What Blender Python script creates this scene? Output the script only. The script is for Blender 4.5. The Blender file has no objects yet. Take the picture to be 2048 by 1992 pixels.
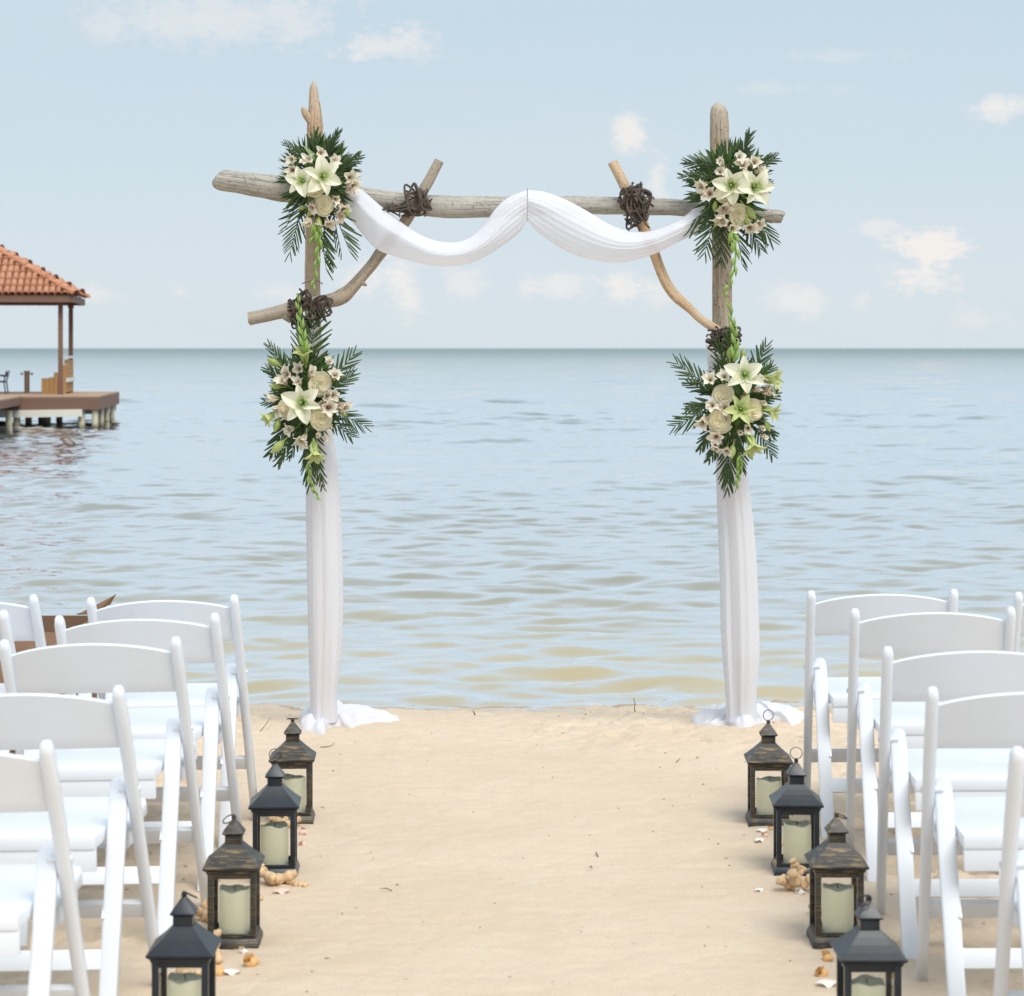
import bpy, bmesh, math, random
import numpy as np
from mathutils import Vector, Matrix, noise as mnoise

R = random.Random(11)
sc = bpy.context.scene
COL = sc.collection
rad = math.radians

# ------------------------------------------------------------------ camera
CAMH = 1.55
F = 4300.0            # focal length in pixels of the 2048 px wide photograph
cam_d = bpy.data.cameras.new('camera')
cam = bpy.data.objects.new('camera', cam_d)
COL.objects.link(cam)
cam.location = (0, 0, CAMH)
cam.rotation_euler = (rad(90), 0, 0)
cam_d.sensor_fit = 'HORIZONTAL'
cam_d.sensor_width = 36
cam_d.lens = F / 2048 * 36
cam_d.shift_y = -300 / 2048
cam_d.clip_start = .1
cam_d.clip_end = 12000
cam_d.dof.use_dof = True
cam_d.dof.focus_distance = 9.0
cam_d.dof.aperture_fstop = 7.0
sc.camera = cam

# ------------------------------------------------------------------ world
SUN_EL, SUN_AZ = 53, 152        # azimuth clockwise from +Y : behind the camera, to the right
world = bpy.data.worlds.new('World')
sc.world = world
world.use_nodes = True
wn = world.node_tree
for n in list(wn.nodes):
    wn.nodes.remove(n)


class NT:
    """small helper for building node trees"""
    def __init__(s, tree):
        s.t = tree

    def n(s, kind, **kw):
        nd = s.t.nodes.new(kind)
        ins = kw.pop('ins', {})
        for k, v in kw.items():
            setattr(nd, k, v)
        for k, v in ins.items():
            if hasattr(v, 'links') or isinstance(v, bpy.types.NodeSocket):
                s.t.links.new(v, nd.inputs[k])
            else:
                nd.inputs[k].default_value = v
        return nd

    def link(s, a, b):
        s.t.links.new(a, b)

    def math(s, op, a, b=None, c=None, clamp=False):
        nd = s.t.nodes.new('ShaderNodeMath')
        nd.operation = op
        nd.use_clamp = clamp
        for i, v in enumerate((a, b, c)):
            if v is None:
                continue
            if isinstance(v, bpy.types.NodeSocket):
                s.t.links.new(v, nd.inputs[i])
            else:
                nd.inputs[i].default_value = v
        return nd.outputs[0]

    def mix(s, fac, a, b, blend='MIX'):
        nd = s.t.nodes.new('ShaderNodeMix')
        nd.data_type = 'RGBA'
        nd.blend_type = blend
        for idx, v in ((0, fac), (6, a), (7, b)):
            if isinstance(v, bpy.types.NodeSocket):
                s.t.links.new(v, nd.inputs[idx])
            else:
                if idx and len(v) == 3:
                    v = (*v, 1)
                nd.inputs[idx].default_value = v
        return nd.outputs[2]

    def ramp(s, fac, stops, interp='LINEAR'):
        nd = s.t.nodes.new('ShaderNodeValToRGB')
        cr = nd.color_ramp
        cr.interpolation = interp
        while len(cr.elements) < len(stops):
            cr.elements.new(.5)
        for e, (p, c) in zip(cr.elements, stops):
            e.position = p
            e.color = (*c, 1) if len(c) == 3 else c
        s.t.links.new(fac, nd.inputs[0])
        return nd.outputs[0]

    def noise(s, vec, scale, detail=3, rough=.5, dist=0.0):
        nd = s.t.nodes.new('ShaderNodeTexNoise')
        nd.inputs['Scale'].default_value = scale
        nd.inputs['Detail'].default_value = detail
        nd.inputs['Roughness'].default_value = rough
        nd.inputs['Distortion'].default_value = dist
        if vec is not None:
            s.t.links.new(vec, nd.inputs['Vector'])
        return nd.outputs[0]

    def mapping(s, vec, scale=(1, 1, 1), loc=(0, 0, 0), rot=(0, 0, 0)):
        nd = s.t.nodes.new('ShaderNodeMapping')
        nd.inputs['Scale'].default_value = scale
        nd.inputs['Location'].default_value = loc
        nd.inputs['Rotation'].default_value = rot
        s.t.links.new(vec, nd.inputs['Vector'])
        return nd.outputs[0]

    def smooth(s, v, a, b, lo=0.0, hi=1.0):
        nd = s.t.nodes.new('ShaderNodeMapRange')
        nd.interpolation_type = 'SMOOTHSTEP'
        s.t.links.new(v, nd.inputs[0])
        nd.inputs[1].default_value = a
        nd.inputs[2].default_value = b
        nd.inputs[3].default_value = lo
        nd.inputs[4].default_value = hi
        return nd.outputs[0]


W = NT(wn)
tc = W.n('ShaderNodeTexCoord').outputs['Generated']
sky = W.n('ShaderNodeTexSky', sky_type='NISHITA', sun_disc=False,
          sun_elevation=rad(SUN_EL), sun_rotation=rad(SUN_AZ), air_density=1.0,
          dust_density=1.0, ozone_density=1.5)
sep = W.n('ShaderNodeSeparateXYZ', ins={0: tc})
X_, Y_, Z_ = sep.outputs
el = W.math('ARCSINE', W.math('MAXIMUM', Z_, -1.0))
# thin high veil, whitish blue, everywhere
veil_n = W.noise(W.mapping(tc, (2.2, 2.2, 9)), 1.6, 4, .55)
bg_sky = W.n('ShaderNodeBackground', ins={'Color': sky.outputs[0], 'Strength': .12})
veil_col = W.ramp(W.math('MULTIPLY', el, 2 / math.pi),
                  [(0.0, (.68, .765, .825)), (.022, (.665, .75, .82)), (.055, (.61, .725, .80)),
                   (.10, (.56, .69, .785)), (.22, (.68, .82, .94)), (1, (.78, .90, 1.02))])
veil_col = W.mix(W.smooth(veil_n, .42, .72, 0, .35), veil_col, (.68, .73, .78))
bg_veil = W.n('ShaderNodeBackground', ins={'Color': veil_col, 'Strength': .98})
mx = W.n('ShaderNodeMixShader', ins={0: .93, 1: bg_sky.outputs[0], 2: bg_veil.outputs[0]})
# distant fair-weather clouds: direction (u = sideways, v = up) with soft, noisy rims
u = W.math('DIVIDE', X_, W.math('MAXIMUM', Y_, .05))
v = W.math('DIVIDE', Z_, W.math('MAXIMUM', Y_, .05))
uv = W.n('ShaderNodeCombineXYZ', ins={0: u, 1: v}).outputs[0]
nz = W.noise(uv, 55, 5, .6)
nz2 = W.noise(W.mapping(uv, (1, 2.2, 1)), 160, 4, .6)
CL = [(1254, 268, 34, 52, .75), (1312, 372, 26, 70, .6), (1862, 486, 60, 36, 1.1), (1838, 562, 84, 34, .85),
      (1990, 212, 75, 24, .7), (1755, 455, 70, 18, .45), (805, 565, 46, 60, .75), (925, 560, 45, 34, .45),
      (722, 552, 50, 40, .45), (1050, 578, 24, 24, .4), (1135, 570, 75, 26, .5), (1240, 575, 60, 34, .6),
      (1590, 602, 75, 32, .5), (1722, 600, 24, 26, .35), (785, 92, 100, 34, .5), (430, 40, 280, 60, .42),
      (200, 586, 50, 26, .4), (365, 585, 22, 16, .3), (1310, 590, 40, 34, .4), (560, 585, 60, 20, .3),
      (1960, 640, 60, 26, .3), (50, 110, 120, 50, -.25), (1690, 110, 130, 16, .2), (1560, 178, 120, 14, .18)]
cm = None
for (cx, cy, rx, ry, a) in CL:
    du = W.math('MULTIPLY', W.math('SUBTRACT', u, (cx - 1024) / F), F / rx)
    dv = W.math('MULTIPLY', W.math('SUBTRACT', v, (696 - cy) / F), F / ry)
    d = W.math('SQRT', W.math('ADD', W.math('MULTIPLY', du, du), W.math('MULTIPLY', dv, dv)))
    d = W.math('ADD', d, W.math('MULTIPLY', W.math('SUBTRACT', nz, .5), 3.0))
    d = W.math('ADD', d, W.math('MULTIPLY', W.math('SUBTRACT', nz2, .5), 1.7))
    m = W.smooth(d, .05, 1.35, a, 0)
    cm = m if cm is None else W.math('ADD', cm, m)
cm = W.math('MULTIPLY', cm, W.math('GREATER_THAN', Y_, .06))
cm = W.math('MINIMUM', W.math('MAXIMUM', cm, 0), .85)
bg_cl = W.n('ShaderNodeBackground', ins={'Color': (.90, .85, .81, 1), 'Strength': 1.0})
mx2 = W.n('ShaderNodeMixShader', ins={0: cm, 1: mx.outputs[0], 2: bg_cl.outputs[0]})
wo = W.n('ShaderNodeOutputWorld')
W.link(mx2.outputs[0], wo.inputs[0])

# ------------------------------------------------------------------ sun
sd = bpy.data.lights.new('sun', 'SUN')
sd.energy = 2.75
sd.angle = rad(34)
sd.color = (1.0, .955, .89)
sun = bpy.data.objects.new('sun', sd)
COL.objects.link(sun)
az = rad(SUN_AZ)
sdir = Vector((math.sin(az) * math.cos(rad(SUN_EL)), math.cos(az) * math.cos(rad(SUN_EL)), math.sin(rad(SUN_EL))))
sun.rotation_euler = sdir.to_track_quat('Z', 'Y').to_euler()
sun.location = (4, -6, 9)

sc.view_settings.view_transform = 'Standard'
sc.view_settings.look = 'None'
sc.view_settings.exposure = 0.07
sc.view_settings.gamma = 1
sc.view_settings.use_curve_mapping = False
sc.cycles.max_bounces = 8
sc.cycles.transparent_max_bounces = 16
sc.cycles.caustics_reflective = False
sc.cycles.caustics_refractive = False


# ------------------------------------------------------------------ helpers
def P(px, py, d):
    """point at distance d seen at photograph pixel (px, py)"""
    return Vector(((px - 1024) / F * d, d, CAMH - (py - 696) / F * d))


def tag(o, label=None, cat=None, group=None, kind=None):
    if label: o['label'] = label
    if cat: o['category'] = cat
    if group: o['group'] = group
    if kind: o['kind'] = kind
    return o


def empty(name, loc, rz=0.0):
    o = bpy.data.objects.new(name, None)
    o.empty_display_size = .1
    COL.objects.link(o)
    o.location = loc
    o.rotation_euler = (0, 0, rz)
    return o


def put(name, me, parent=None, loc=None, rot=None, mat=None):
    o = bpy.data.objects.new(name, me)
    COL.objects.link(o)
    if parent: o.parent = parent
    if loc is not None: o.location = loc
    if rot is not None: o.rotation_euler = rot
    if mat is not None: o.matrix_local = mat
    return o


class MB:
    """collects geometry for one mesh"""
    def __init__(s):
        s.v = []; s.f = []; s.uv = []; s.mi = []

    def add(s, vs, fs, uvs=None, mi=0):
        b = len(s.v)
        s.v += [tuple(p) for p in vs]
        for i, f in enumerate(fs):
            s.f.append(tuple(b + k for k in f))
            s.mi.append(mi)
            s.uv.append([uvs[k] for k in f] if uvs and not isinstance(uvs, dict) else (uvs[i] if uvs else [(0, 0)] * len(f)))

    def box(s, c, size, M=None, mi=0, taper=None):
        x, y, z = (q / 2 for q in size)
        vs = []
        for dz in (-1, 1):
            for dy in (-1, 1):
                for dx in (-1, 1):
                    t = taper if (taper and dz > 0) else (1, 1)
                    p = Vector((dx * x * t[0], dy * y * t[1], dz * z))
                    if M: p = M @ p
                    vs.append(p + Vector(c))
        fs = [(0, 2, 3, 1), (4, 5, 7, 6), (0, 1, 5, 4), (2, 6, 7, 3), (0, 4, 6, 2), (1, 3, 7, 5)]
        s.add(vs, fs, [(p[0] + p[1], p[2]) for p in vs], mi)

    def beam(s, a, b, w, t, up=Vector((1, 0, 0)), mi=0):
        """bar from a to b, w wide along 'up'-ish axis, t thick"""
        a = Vector(a); b = Vector(b)
        d = (b - a); L = d.length; d.normalize()
        x = (up - d * up.dot(d)).normalized()
        y = d.cross(x)
        M = Matrix((x, y, d)).transposed()
        s.box((a + b) / 2, (w, t, L), M, mi)

    def tube(s, pts, rads, seg=12, cap=True, mi=0, flat=(1, 1), wob=0.0, seed=0, power=2.0, ref=None, rag=0.0, closed=False):
        pts = [Vector(p) for p in pts]
        n = len(pts)
        if not hasattr(rads, '__len__'): rads = [rads] * n
        tans = []
        for i in range(n):
            if closed:
                t = pts[(i + 1) % n] - pts[i - 1]
            else:
                t = pts[min(i + 1, n - 1)] - pts[max(i - 1, 0)]
            if t.length < 1e-9: t = Vector((0, 0, 1))
            tans.append(t.normalized())
        r0 = Vector(ref) if ref else (Vector((0, 1, 0)) if abs(tans[0].y) < .9 else Vector((1, 0, 0)))
        x = (r0 - tans[0] * r0.dot(tans[0])).normalized()
        vs = []; uvs = []
        L = 0
        for i in range(n):
            if i:
                L += (pts[i] - pts[i - 1]).length
                x = (x - tans[i] * x.dot(tans[i]))
                x = x.normalized() if x.length > 1e-6 else Vector((1, 0, 0))
            y = tans[i].cross(x)
            for k in range(seg + 1):
                a = 2 * math.pi * (k % seg) / seg
                ca, sa = math.cos(a), math.sin(a)
                if power != 2.0:
                    e = 2 / power
                    ca2 = math.copysign(abs(ca) ** e, ca); sa2 = math.copysign(abs(sa) ** e, sa)
                else:
                    ca2, sa2 = ca, sa
                r = rads[i]
                if wob:
                    q = Vector((ca * 1.2, sa * 1.2, L * 9 + seed * 7.3))
                    r *= 1 + wob * mnoise.noise(q) + wob * .5 * mnoise.noise(q * 2.7)
                off = 0
                if rag and i in (0, n - 1):
                    off = rag * mnoise.noise(Vector((ca * 3, sa * 3, seed)))
                vs.append(pts[i] + x * (ca2 * r * flat[0]) + y * (sa2 * r * flat[1]) + tans[i] * off)
                uvs.append((k / seg, L))
        fs = []
        m = seg + 1
        rng = n if closed else n - 1
        for i in range(rng):
            j = (i + 1) % n
            for k in range(seg):
                fs.append((i * m + k, i * m + k + 1, j * m + k + 1, j * m + k))
        s.add(vs, fs, uvs, mi)
        if cap and not closed:
            for end in (0, n - 1):
                ring = [vs[end * m + k] for k in range(seg)]
                idx = list(range(seg))
                if end == 0: idx = idx[::-1]
                s.add(ring, [idx], [(.5 + .08 * math.cos(6.28 * k / seg), .05 * math.sin(6.28 * k / seg)) for k in range(seg)], mi)

    def grid(s, rows, mi=0, uvs=None, close=False):
        nr, nc = len(rows), len(rows[0])
        vs = [p for r in rows for p in r]
        fs = [(i * nc + j, i * nc + j + 1, (i + 1) * nc + j + 1, (i + 1) * nc + j) for i in range(nr - 1) for j in range(nc - 1)]
        uu = uvs or [(j / (nc - 1), i / (nr - 1)) for i in range(nr) for j in range(nc)]
        s.add(vs, fs, uu, mi)

    def mesh(s, name, mats, smooth=True, weld=True, bevel=0.0, auto=35, bseg=2):
        me = bpy.data.meshes.new(name)
        me.from_pydata(s.v, [], s.f)
        uvl = me.uv_layers.new(name='UVMap')
        flat = [c for f in s.uv for p in f for c in p]
        uvl.data.foreach_set('uv', flat)
        me.polygons.foreach_set('material_index', s.mi)
        if not isinstance(mats, (list, tuple)): mats = [mats]
        for m in mats: me.materials.append(m)
        if weld or bevel:
            bm = bmesh.new(); bm.from_mesh(me)
            if weld: bmesh.ops.remove_doubles(bm, verts=bm.verts, dist=1e-5)
            if bevel:
                es = [e for e in bm.edges if e.is_manifold and e.calc_face_angle(0) > rad(40)]
                bmesh.ops.bevel(bm, geom=es, offset=bevel, segments=bseg, affect='EDGES', profile=.6, clamp_overlap=True)
            bmesh.ops.recalc_face_normals(bm, faces=bm.faces) if bevel else None
            bm.to_mesh(me); bm.free()
        if smooth:
            me.polygons.foreach_set('use_smooth', [True] * len(me.polygons))
            if auto:
                try: me.set_sharp_from_angle(angle=rad(auto))
                except Exception: pass
        me.update()
        return me

    def obj(s, name, mats, parent=None, **kw):
        return put(name, s.mesh(name, mats, **kw), parent)


def spline(pts, n):
    """Catmull-Rom through tuples of any length, n samples"""
    pts = [np.array(p, float) for p in pts]
    P0 = [2 * pts[0] - pts[1]] + pts + [2 * pts[-1] - pts[-2]]
    out = []
    m = len(pts) - 1
    for i in range(n):
        t = i / (n - 1) * m
        k = min(int(t), m - 1); t -= k
        a, b, c, d = P0[k:k + 4]
        out.append(.5 * ((2 * b) + (c - a) * t + (2 * a - 5 * b + 4 * c - d) * t * t + (3 * b - a - 3 * c + d) * t ** 3))
    return out


def copy_tree(o, parent=None):
    c = o.copy(); COL.objects.link(c)
    if parent: c.parent = parent
    for ch in list(o.children): copy_tree(ch, c)
    return c


def mat(name):
    m = bpy.data.materials.new(name)
    m.use_nodes = True
    t = NT(m.node_tree)
    b = m.node_tree.nodes['Principled BSDF']
    return m, t, b


def simple(name, col, rough=.5, metal=0, spec=.5, vary=.0, scale=8, bump=0.0, bscale=60, **kw):
    m, t, b = mat(name)
    b.inputs['Roughness'].default_value = rough
    b.inputs['Metallic'].default_value = metal
    b.inputs['Specular IOR Level'].default_value = spec
    co = t.n('ShaderNodeTexCoord').outputs['Object']
    if vary:
        n = t.noise(co, scale, 4, .6)
        c = t.mix(t.smooth(n, .3, .7), tuple(q * (1 - vary) for q in col), tuple(min(1, q * (1 + vary)) for q in col))
        t.link(c, b.inputs['Base Color'])
    else:
        b.inputs['Base Color'].default_value = (*col, 1)
    if bump:
        bn = t.n('ShaderNodeBump', ins={'Strength': .5, 'Distance': bump, 'Height': t.noise(co, bscale, 3, .6)})
        t.link(bn.outputs[0], b.inputs['Normal'])
    for k, vv in kw.items():
        b.inputs[k.replace('_', ' ')].default_value = vv
    return m


# ------------------------------------------------------------------ materials
M = {}
M['resin'] = simple('white_resin', (.745, .775, .82), .38, vary=.015, scale=5, bump=.0004, bscale=30)
M['bolt'] = simple('bolt_metal', (.55, .56, .6), .35, .9)

# drapery
def fabric_mat(name, trans):
    m, t, b = mat(name)
    out = m.node_tree.nodes['Material Output']
    co = t.n('ShaderNodeTexCoord').outputs['UV']
    n = t.noise(t.mapping(co, (60, 3, 1)), 1.5, 3, .6)
    c = t.mix(n, (.87, .88, .93), (.91, .92, .97))
    fine = t.noise(t.n('ShaderNodeTexCoord').outputs['Object'], 900, 2, .5)
    bp = t.n('ShaderNodeBump', ins={'Strength': .25, 'Distance': .002, 'Height': t.math('ADD', n, t.math('MULTIPLY', fine, .15))})
    dif = t.n('ShaderNodeBsdfDiffuse', ins={'Color': c, 'Normal': bp.outputs[0]})
    tra = t.n('ShaderNodeBsdfTranslucent', ins={'Color': c})
    a = t.n('ShaderNodeMixShader', ins={0: .35, 1: dif.outputs[0], 2: tra.outputs[0]})
    tp = t.n('ShaderNodeBsdfTransparent')
    lw = t.n('ShaderNodeLayerWeight', ins={'Blend': .35}).outputs['Facing']
    fac = t.math('MULTIPLY', t.math('SUBTRACT', 1.0, lw), trans)
    a2 = t.n('ShaderNodeMixShader', ins={0: fac, 1: a.outputs[0], 2: tp.outputs[0]})
    t.link(a2.outputs[0], out.inputs[0])
    return m
M['chiffon'] = fabric_mat('white_chiffon', .16)
M['chiffon_swag'] = fabric_mat('white_chiffon_swag', .34)


def wood_mat(name, light, dark, warm, wf, holes=0.0):
    m, t, b = mat(name)
    co = t.n('ShaderNodeTexCoord')
    uvc = co.outputs['UV']
    grain = t.noise(t.mapping(uvc, (26, 5, 1)), 1.0, 6, .65, .6)
    fine = t.noise(t.mapping(uvc, (90, 22, 1)), 1.0, 5, .7, .4)
    big = t.noise(co.outputs['Object'], 3.0, 3, .5)
    speck = t.noise(co.outputs['Object'], 70, 4, .7)
    c = t.mix(t.smooth(grain, .30, .60), tuple(.5 * a_ + .5 * b_ for a_, b_ in zip(dark, light)), light)
    c = t.mix(t.smooth(big, .62 - wf * .4, .85 - wf * .4), c, warm)
    c = t.mix(t.smooth(fine, .42, .29, 0, .8), c, tuple(q * .4 for q in dark))
    c = t.mix(t.smooth(speck, .54, .70, 0, .6), c, tuple(q * .5 for q in dark))
    crack = t.noise(t.mapping(uvc, (14, 1.1, 1), (3, 2, 0)), 1.0, 4, .7, 1.0)
    cr = t.math('MULTIPLY', t.smooth(t.math('ABSOLUTE', t.math('SUBTRACT', crack, .5)), .0, .010, 1, 0), t.smooth(big, .40, .56))
    c = t.mix(t.math('MULTIPLY', cr, .75), c, (.05, .04, .032))
    hgt = t.math('SUBTRACT', t.math('MULTIPLY', fine, .4), t.math('MULTIPLY', cr, .8))
    if holes:
        vo = t.n('ShaderNodeTexVoronoi', ins={'Vector': t.mapping(uvc, (14, 60, 1)), 'Scale': 1.0}).outputs[0]
        hm = t.math('MULTIPLY', t.smooth(vo, .16, .22, 1, 0), t.smooth(t.noise(uvc, 5, 2), .5, .6, 0, holes))
        c = t.mix(hm, c, (.03, .02, .018))
    t.link(c, b.inputs['Base Color'])
    b.inputs['Roughness'].default_value = .85
    b.inputs['Specular IOR Level'].default_value = .2
    bp = t.n('ShaderNodeBump', ins={'Strength': .8, 'Distance': .004, 'Height': hgt})
    t.link(bp.outputs[0], b.inputs['Normal'])
    return m
M['wood_grey'] = wood_mat('driftwood_grey', (.47, .44, .385), (.15, .13, .11), (.44, .35, .26), .1)
M['wood_tan'] = wood_mat('driftwood_tan', (.54, .43, .32), (.28, .205, .145), (.53, .36, .22), .5)
M['wood_post'] = wood_mat('driftwood_post', (.50, .43, .35), (.24, .19, .145), (.50, .36, .24), .3, holes=1.0)
M['wood_brace'] = wood_mat('driftwood_brace', (.42, .36, .29), (.20, .165, .13), (.40, .30, .21), .25)
M['wood_pale'] = wood_mat('driftwood_pale', (.62, .47, .32), (.40, .28, .18), (.58, .39, .23), .5)
M['vine'] = simple('dark_vine', (.075, .055, .042), .8, vary=.5, scale=40, bump=.002, bscale=120)


def leaf_mat(name, a, b_, rough=.38):
    m, t, b = mat(name)
    oi = t.n('ShaderNodeObjectInfo').outputs['Random']
    co = t.n('ShaderNodeTexCoord').outputs['Object']
    n = t.noise(co, 25, 3, .6)
    f = t.math('ADD', t.math('MULTIPLY', oi, .6), t.math('MULTIPLY', n, .5), clamp=True)
    c = t.mix(f, a, b_)
    t.link(c, b.inputs['Base Color'])
    b.inputs['Roughness'].default_value = rough
    b.inputs['Subsurface Weight'].default_value = 0
    out = m.node_tree.nodes['Material Output']
    tr = t.n('ShaderNodeBsdfTranslucent', ins={'Color': t.mix(.5, c, (.12, .22, .02))})
    ms = t.n('ShaderNodeMixShader', ins={0: .18, 1: b.outputs[0], 2: tr.outputs[0]})
    t.link(ms.outputs[0], out.inputs[0])
    return m
M['palm'] = leaf_mat('palm_green', (.016, .040, .012), (.065, .120, .024), .30)
M['leaf'] = leaf_mat('leaf_green', (.012, .034, .010), (.060, .125, .018), .30)
M['leaf_light'] = leaf_mat('leaf_fresh_green', (.08, .17, .03), (.16, .28, .05))
M['bud'] = leaf_mat('bud_green', (.30, .42, .10), (.46, .52, .18), .45)
M['glad'] = leaf_mat('gladiolus_green', (.22, .38, .07), (.34, .48, .13), .5)


def petal_mat(name, tip, throat, streak=None, t0=.05, t1=.55):
    m, t, b = mat(name)
    uvc = t.n('ShaderNodeTexCoord').outputs['UV']
    s = t.n('ShaderNodeSeparateXYZ', ins={0: uvc})
    oi = t.n('ShaderNodeObjectInfo').outputs['Random']
    c = t.mix(t.smooth(s.outputs[1], t0, t1), throat, tip)
    mid = t.smooth(t.math('ABSOLUTE', t.math('SUBTRACT', s.outputs[0], .5)), .02, .14, .35, 0)
    c = t.mix(mid, c, throat)
    if streak:
        n = t.noise(t.mapping(uvc, (8, 1.5, 1)), 1.6, 3, .6)
        fs = t.math('MULTIPLY', t.smooth(n, .42, .56), t.math('MULTIPLY', t.smooth(s.outputs[1], .85, .25), t.math('ADD', t.math('MULTIPLY', oi, .8), .3)))
        c = t.mix(fs, c, streak)
    c = t.mix(t.math('MULTIPLY', oi, .22), c, tuple(q * .82 for q in tip))
    t.link(c, b.inputs['Base Color'])
    b.inputs['Roughness'].default_value = .55
    bp = t.n('ShaderNodeBump', ins={'Strength': .2, 'Distance': .001, 'Height': t.noise(t.mapping(uvc, (22, 2, 1)), 1, 2)})
    t.link(bp.outputs[0], b.inputs['Normal'])
    out = m.node_tree.nodes['Material Output']
    tr = t.n('ShaderNodeBsdfTranslucent', ins={'Color': c})
    ms = t.n('ShaderNodeMixShader', ins={0: .35, 1: b.outputs[0], 2: tr.outputs[0]})
    t.link(ms.outputs[0], out.inputs[0])
    return m
M['lily'] = petal_mat('lily_petal', (.92, .91, .74), (.46, .58, .22))
M['lily_green'] = petal_mat('young_lily_petal', (.66, .72, .34), (.36, .50, .12))
M['rose'] = petal_mat('rose_petal', (.93, .89, .70), (.90, .76, .46), t0=.0, t1=.6)
M['alstro'] = petal_mat('alstroemeria_petal', (.94, .90, .78), (.84, .82, .56), streak=(.60, .27, .18), t0=0, t1=.35)
M['stamen'] = simple('stamen', (.30, .42, .10), .6)

# lanterns
M['black'] = simple('black_lantern_metal', (.010, .015, .022), .34, vary=.25, scale=20, bump=.0003, bscale=200)
def bronze():
    m, t, b = mat('brushed_bronze_lantern_metal')
    co = t.n('ShaderNodeTexCoord').outputs['Object']
    n = t.noise(t.mapping(co, (16, 16, 330)), 1.0, 5, .7)
    n2 = t.noise(t.mapping(co, (14, 14, 26)), 1.0, 3, .6)
    f = t.math('MULTIPLY', t.smooth(n, .47, .66), t.smooth(n2, .36, .62))
    geo = t.n('ShaderNodeNewGeometry').outputs['Pointiness']
    c = t.mix(f, (.018, .018, .018), (.30, .215, .095))
    t.link(c, b.inputs['Base Color'])
    b.inputs['Roughness'].default_value = .45
    t.link(t.math('MULTIPLY', f, .5), b.inputs['Metallic'])
    return m
M['bronze'] = bronze()
def glass():
    m, t, b = mat('clear_pane')
    out = m.node_tree.nodes['Material Output']
    tp = t.n('ShaderNodeBsdfTransparent', ins={'Color': (.99, .99, .985, 1)})
    gl = t.n('ShaderNodeBsdfGlossy', ins={'Color': (1, 1, 1, 1), 'Roughness': .04})
    fr = t.n('ShaderNodeFresnel', ins={'IOR': 1.25})
    co = t.n('ShaderNodeTexCoord').outputs['Object']
    dirt = t.smooth(t.noise(co, 30, 4, .6), .5, .85, 0, .04)
    ms = t.n('ShaderNodeMixShader', ins={0: t.math('MULTIPLY', fr.outputs[0], .9), 1: tp.outputs[0], 2: gl.outputs[0]})
    df = t.n('ShaderNodeBsdfDiffuse', ins={'Color': (.75, .72, .62, 1)})
    m2 = t.n('ShaderNodeMixShader', ins={0: dirt, 1: ms.outputs[0], 2: df.outputs[0]})
    t.link(m2.outputs[0], out.inputs[0])
    return m
M['glass'] = glass()
M['candle'] = simple('cream_wax', (.96, .93, .68), .6, vary=.02, scale=15)
M['wick'] = simple('dark_wick', (.05, .045, .04), .8)
M['coral'] = simple('bleached_coral', (.62, .43, .25), .85, vary=.22, scale=22, bump=.004, bscale=70)
M['shell_white'] = simple('white_shell', (.78, .73, .66), .5, vary=.1, scale=30, bump=.001, bscale=80)
M['shell_pink'] = simple('pink_shell', (.78, .54, .44), .5, vary=.14, scale=40, bump=.001, bscale=80)
M['shell_orange'] = simple('orange_shell', (.70, .42, .17), .5, vary=.3, scale=30, bump=.001, bscale=80)
M['debris'] = simple('dark_debris', (.16, .11, .07), .9, vary=.4, scale=3)
M['pebble'] = simple('pebble', (.42, .31, .22), .8, vary=.35, scale=5)
M['cardboard'] = simple('cardboard', (.21, .12, .07), .85, vary=.12, scale=6, bump=.001, bscale=25)
M['tile'] = None
def tile_mat():
    m, t, b = mat('terracotta')
    oi = t.n('ShaderNodeObjectInfo').outputs['Random']
    co = t.n('ShaderNodeTexCoord').outputs['Object']
    n = t.noise(co, 6, 4, .65)
    c = t.mix(oi, (.44, .175, .09), (.56, .26, .14))
    c = t.mix(t.smooth(n, .48, .75, 0, .5), c, (.50, .33, .25))
    t.link(c, b.inputs['Base Color'])
    b.inputs['Roughness'].default_value = .8
    return m
M['tile'] = tile_mat()
def plank_mat(name, c1, c2, sc_=(2, 30, 30)):
    m, t, b = mat(name)
    co = t.n('ShaderNodeTexCoord').outputs['Object']
    n = t.noise(t.mapping(co, sc_), 1, 4, .6)
    n2 = t.noise(co, 1.3, 3, .5)
    c = t.mix(t.math('ADD', t.math('MULTIPLY', n, .6), t.math('MULTIPLY', n2, .4)), c1, c2)
    t.link(c, b.inputs['Base Color'])
    b.inputs['Roughness'].default_value = .75
    return m
M['brown'] = plank_mat('brown_stained_timber', (.15, .078, .055), (.25, .14, .10))
M['deck'] = plank_mat('deck_board', (.34, .22, .15), (.50, .34, .23))
M['teak'] = plank_mat('teak', (.36, .19, .07), (.50, .29, .11), (20, 20, 3))
M['cream_timber'] = plank_mat('cream_timber', (.70, .66, .56), (.82, .78, .68))
M['white_paint'] = simple('white_paint', (.72, .72, .72), .5)
M['black_metal'] = simple('black_metal', (.02, .02, .022), .4)
def pile_mat():
    m, t, b = mat('pile')
    g = t.n('ShaderNodeNewGeometry').outputs['Position']
    z = t.n('ShaderNodeSeparateXYZ', ins={0: g}).outputs[2]
    n = t.noise(g, 9, 4, .65)
    h = t.math('ADD', z, t.math('MULTIPLY', n, .22))
    c = t.mix(t.smooth(h, -.04, .13), (.07, .06, .04), (.68, .60, .44))
    c = t.mix(t.math('MULTIPLY', t.smooth(n, .5, .7), .4), c, (.34, .28, .16))
    t.link(c, b.inputs['Base Color'])
    b.inputs['Roughness'].default_value = .8
    return m
M['pile'] = pile_mat()


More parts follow.
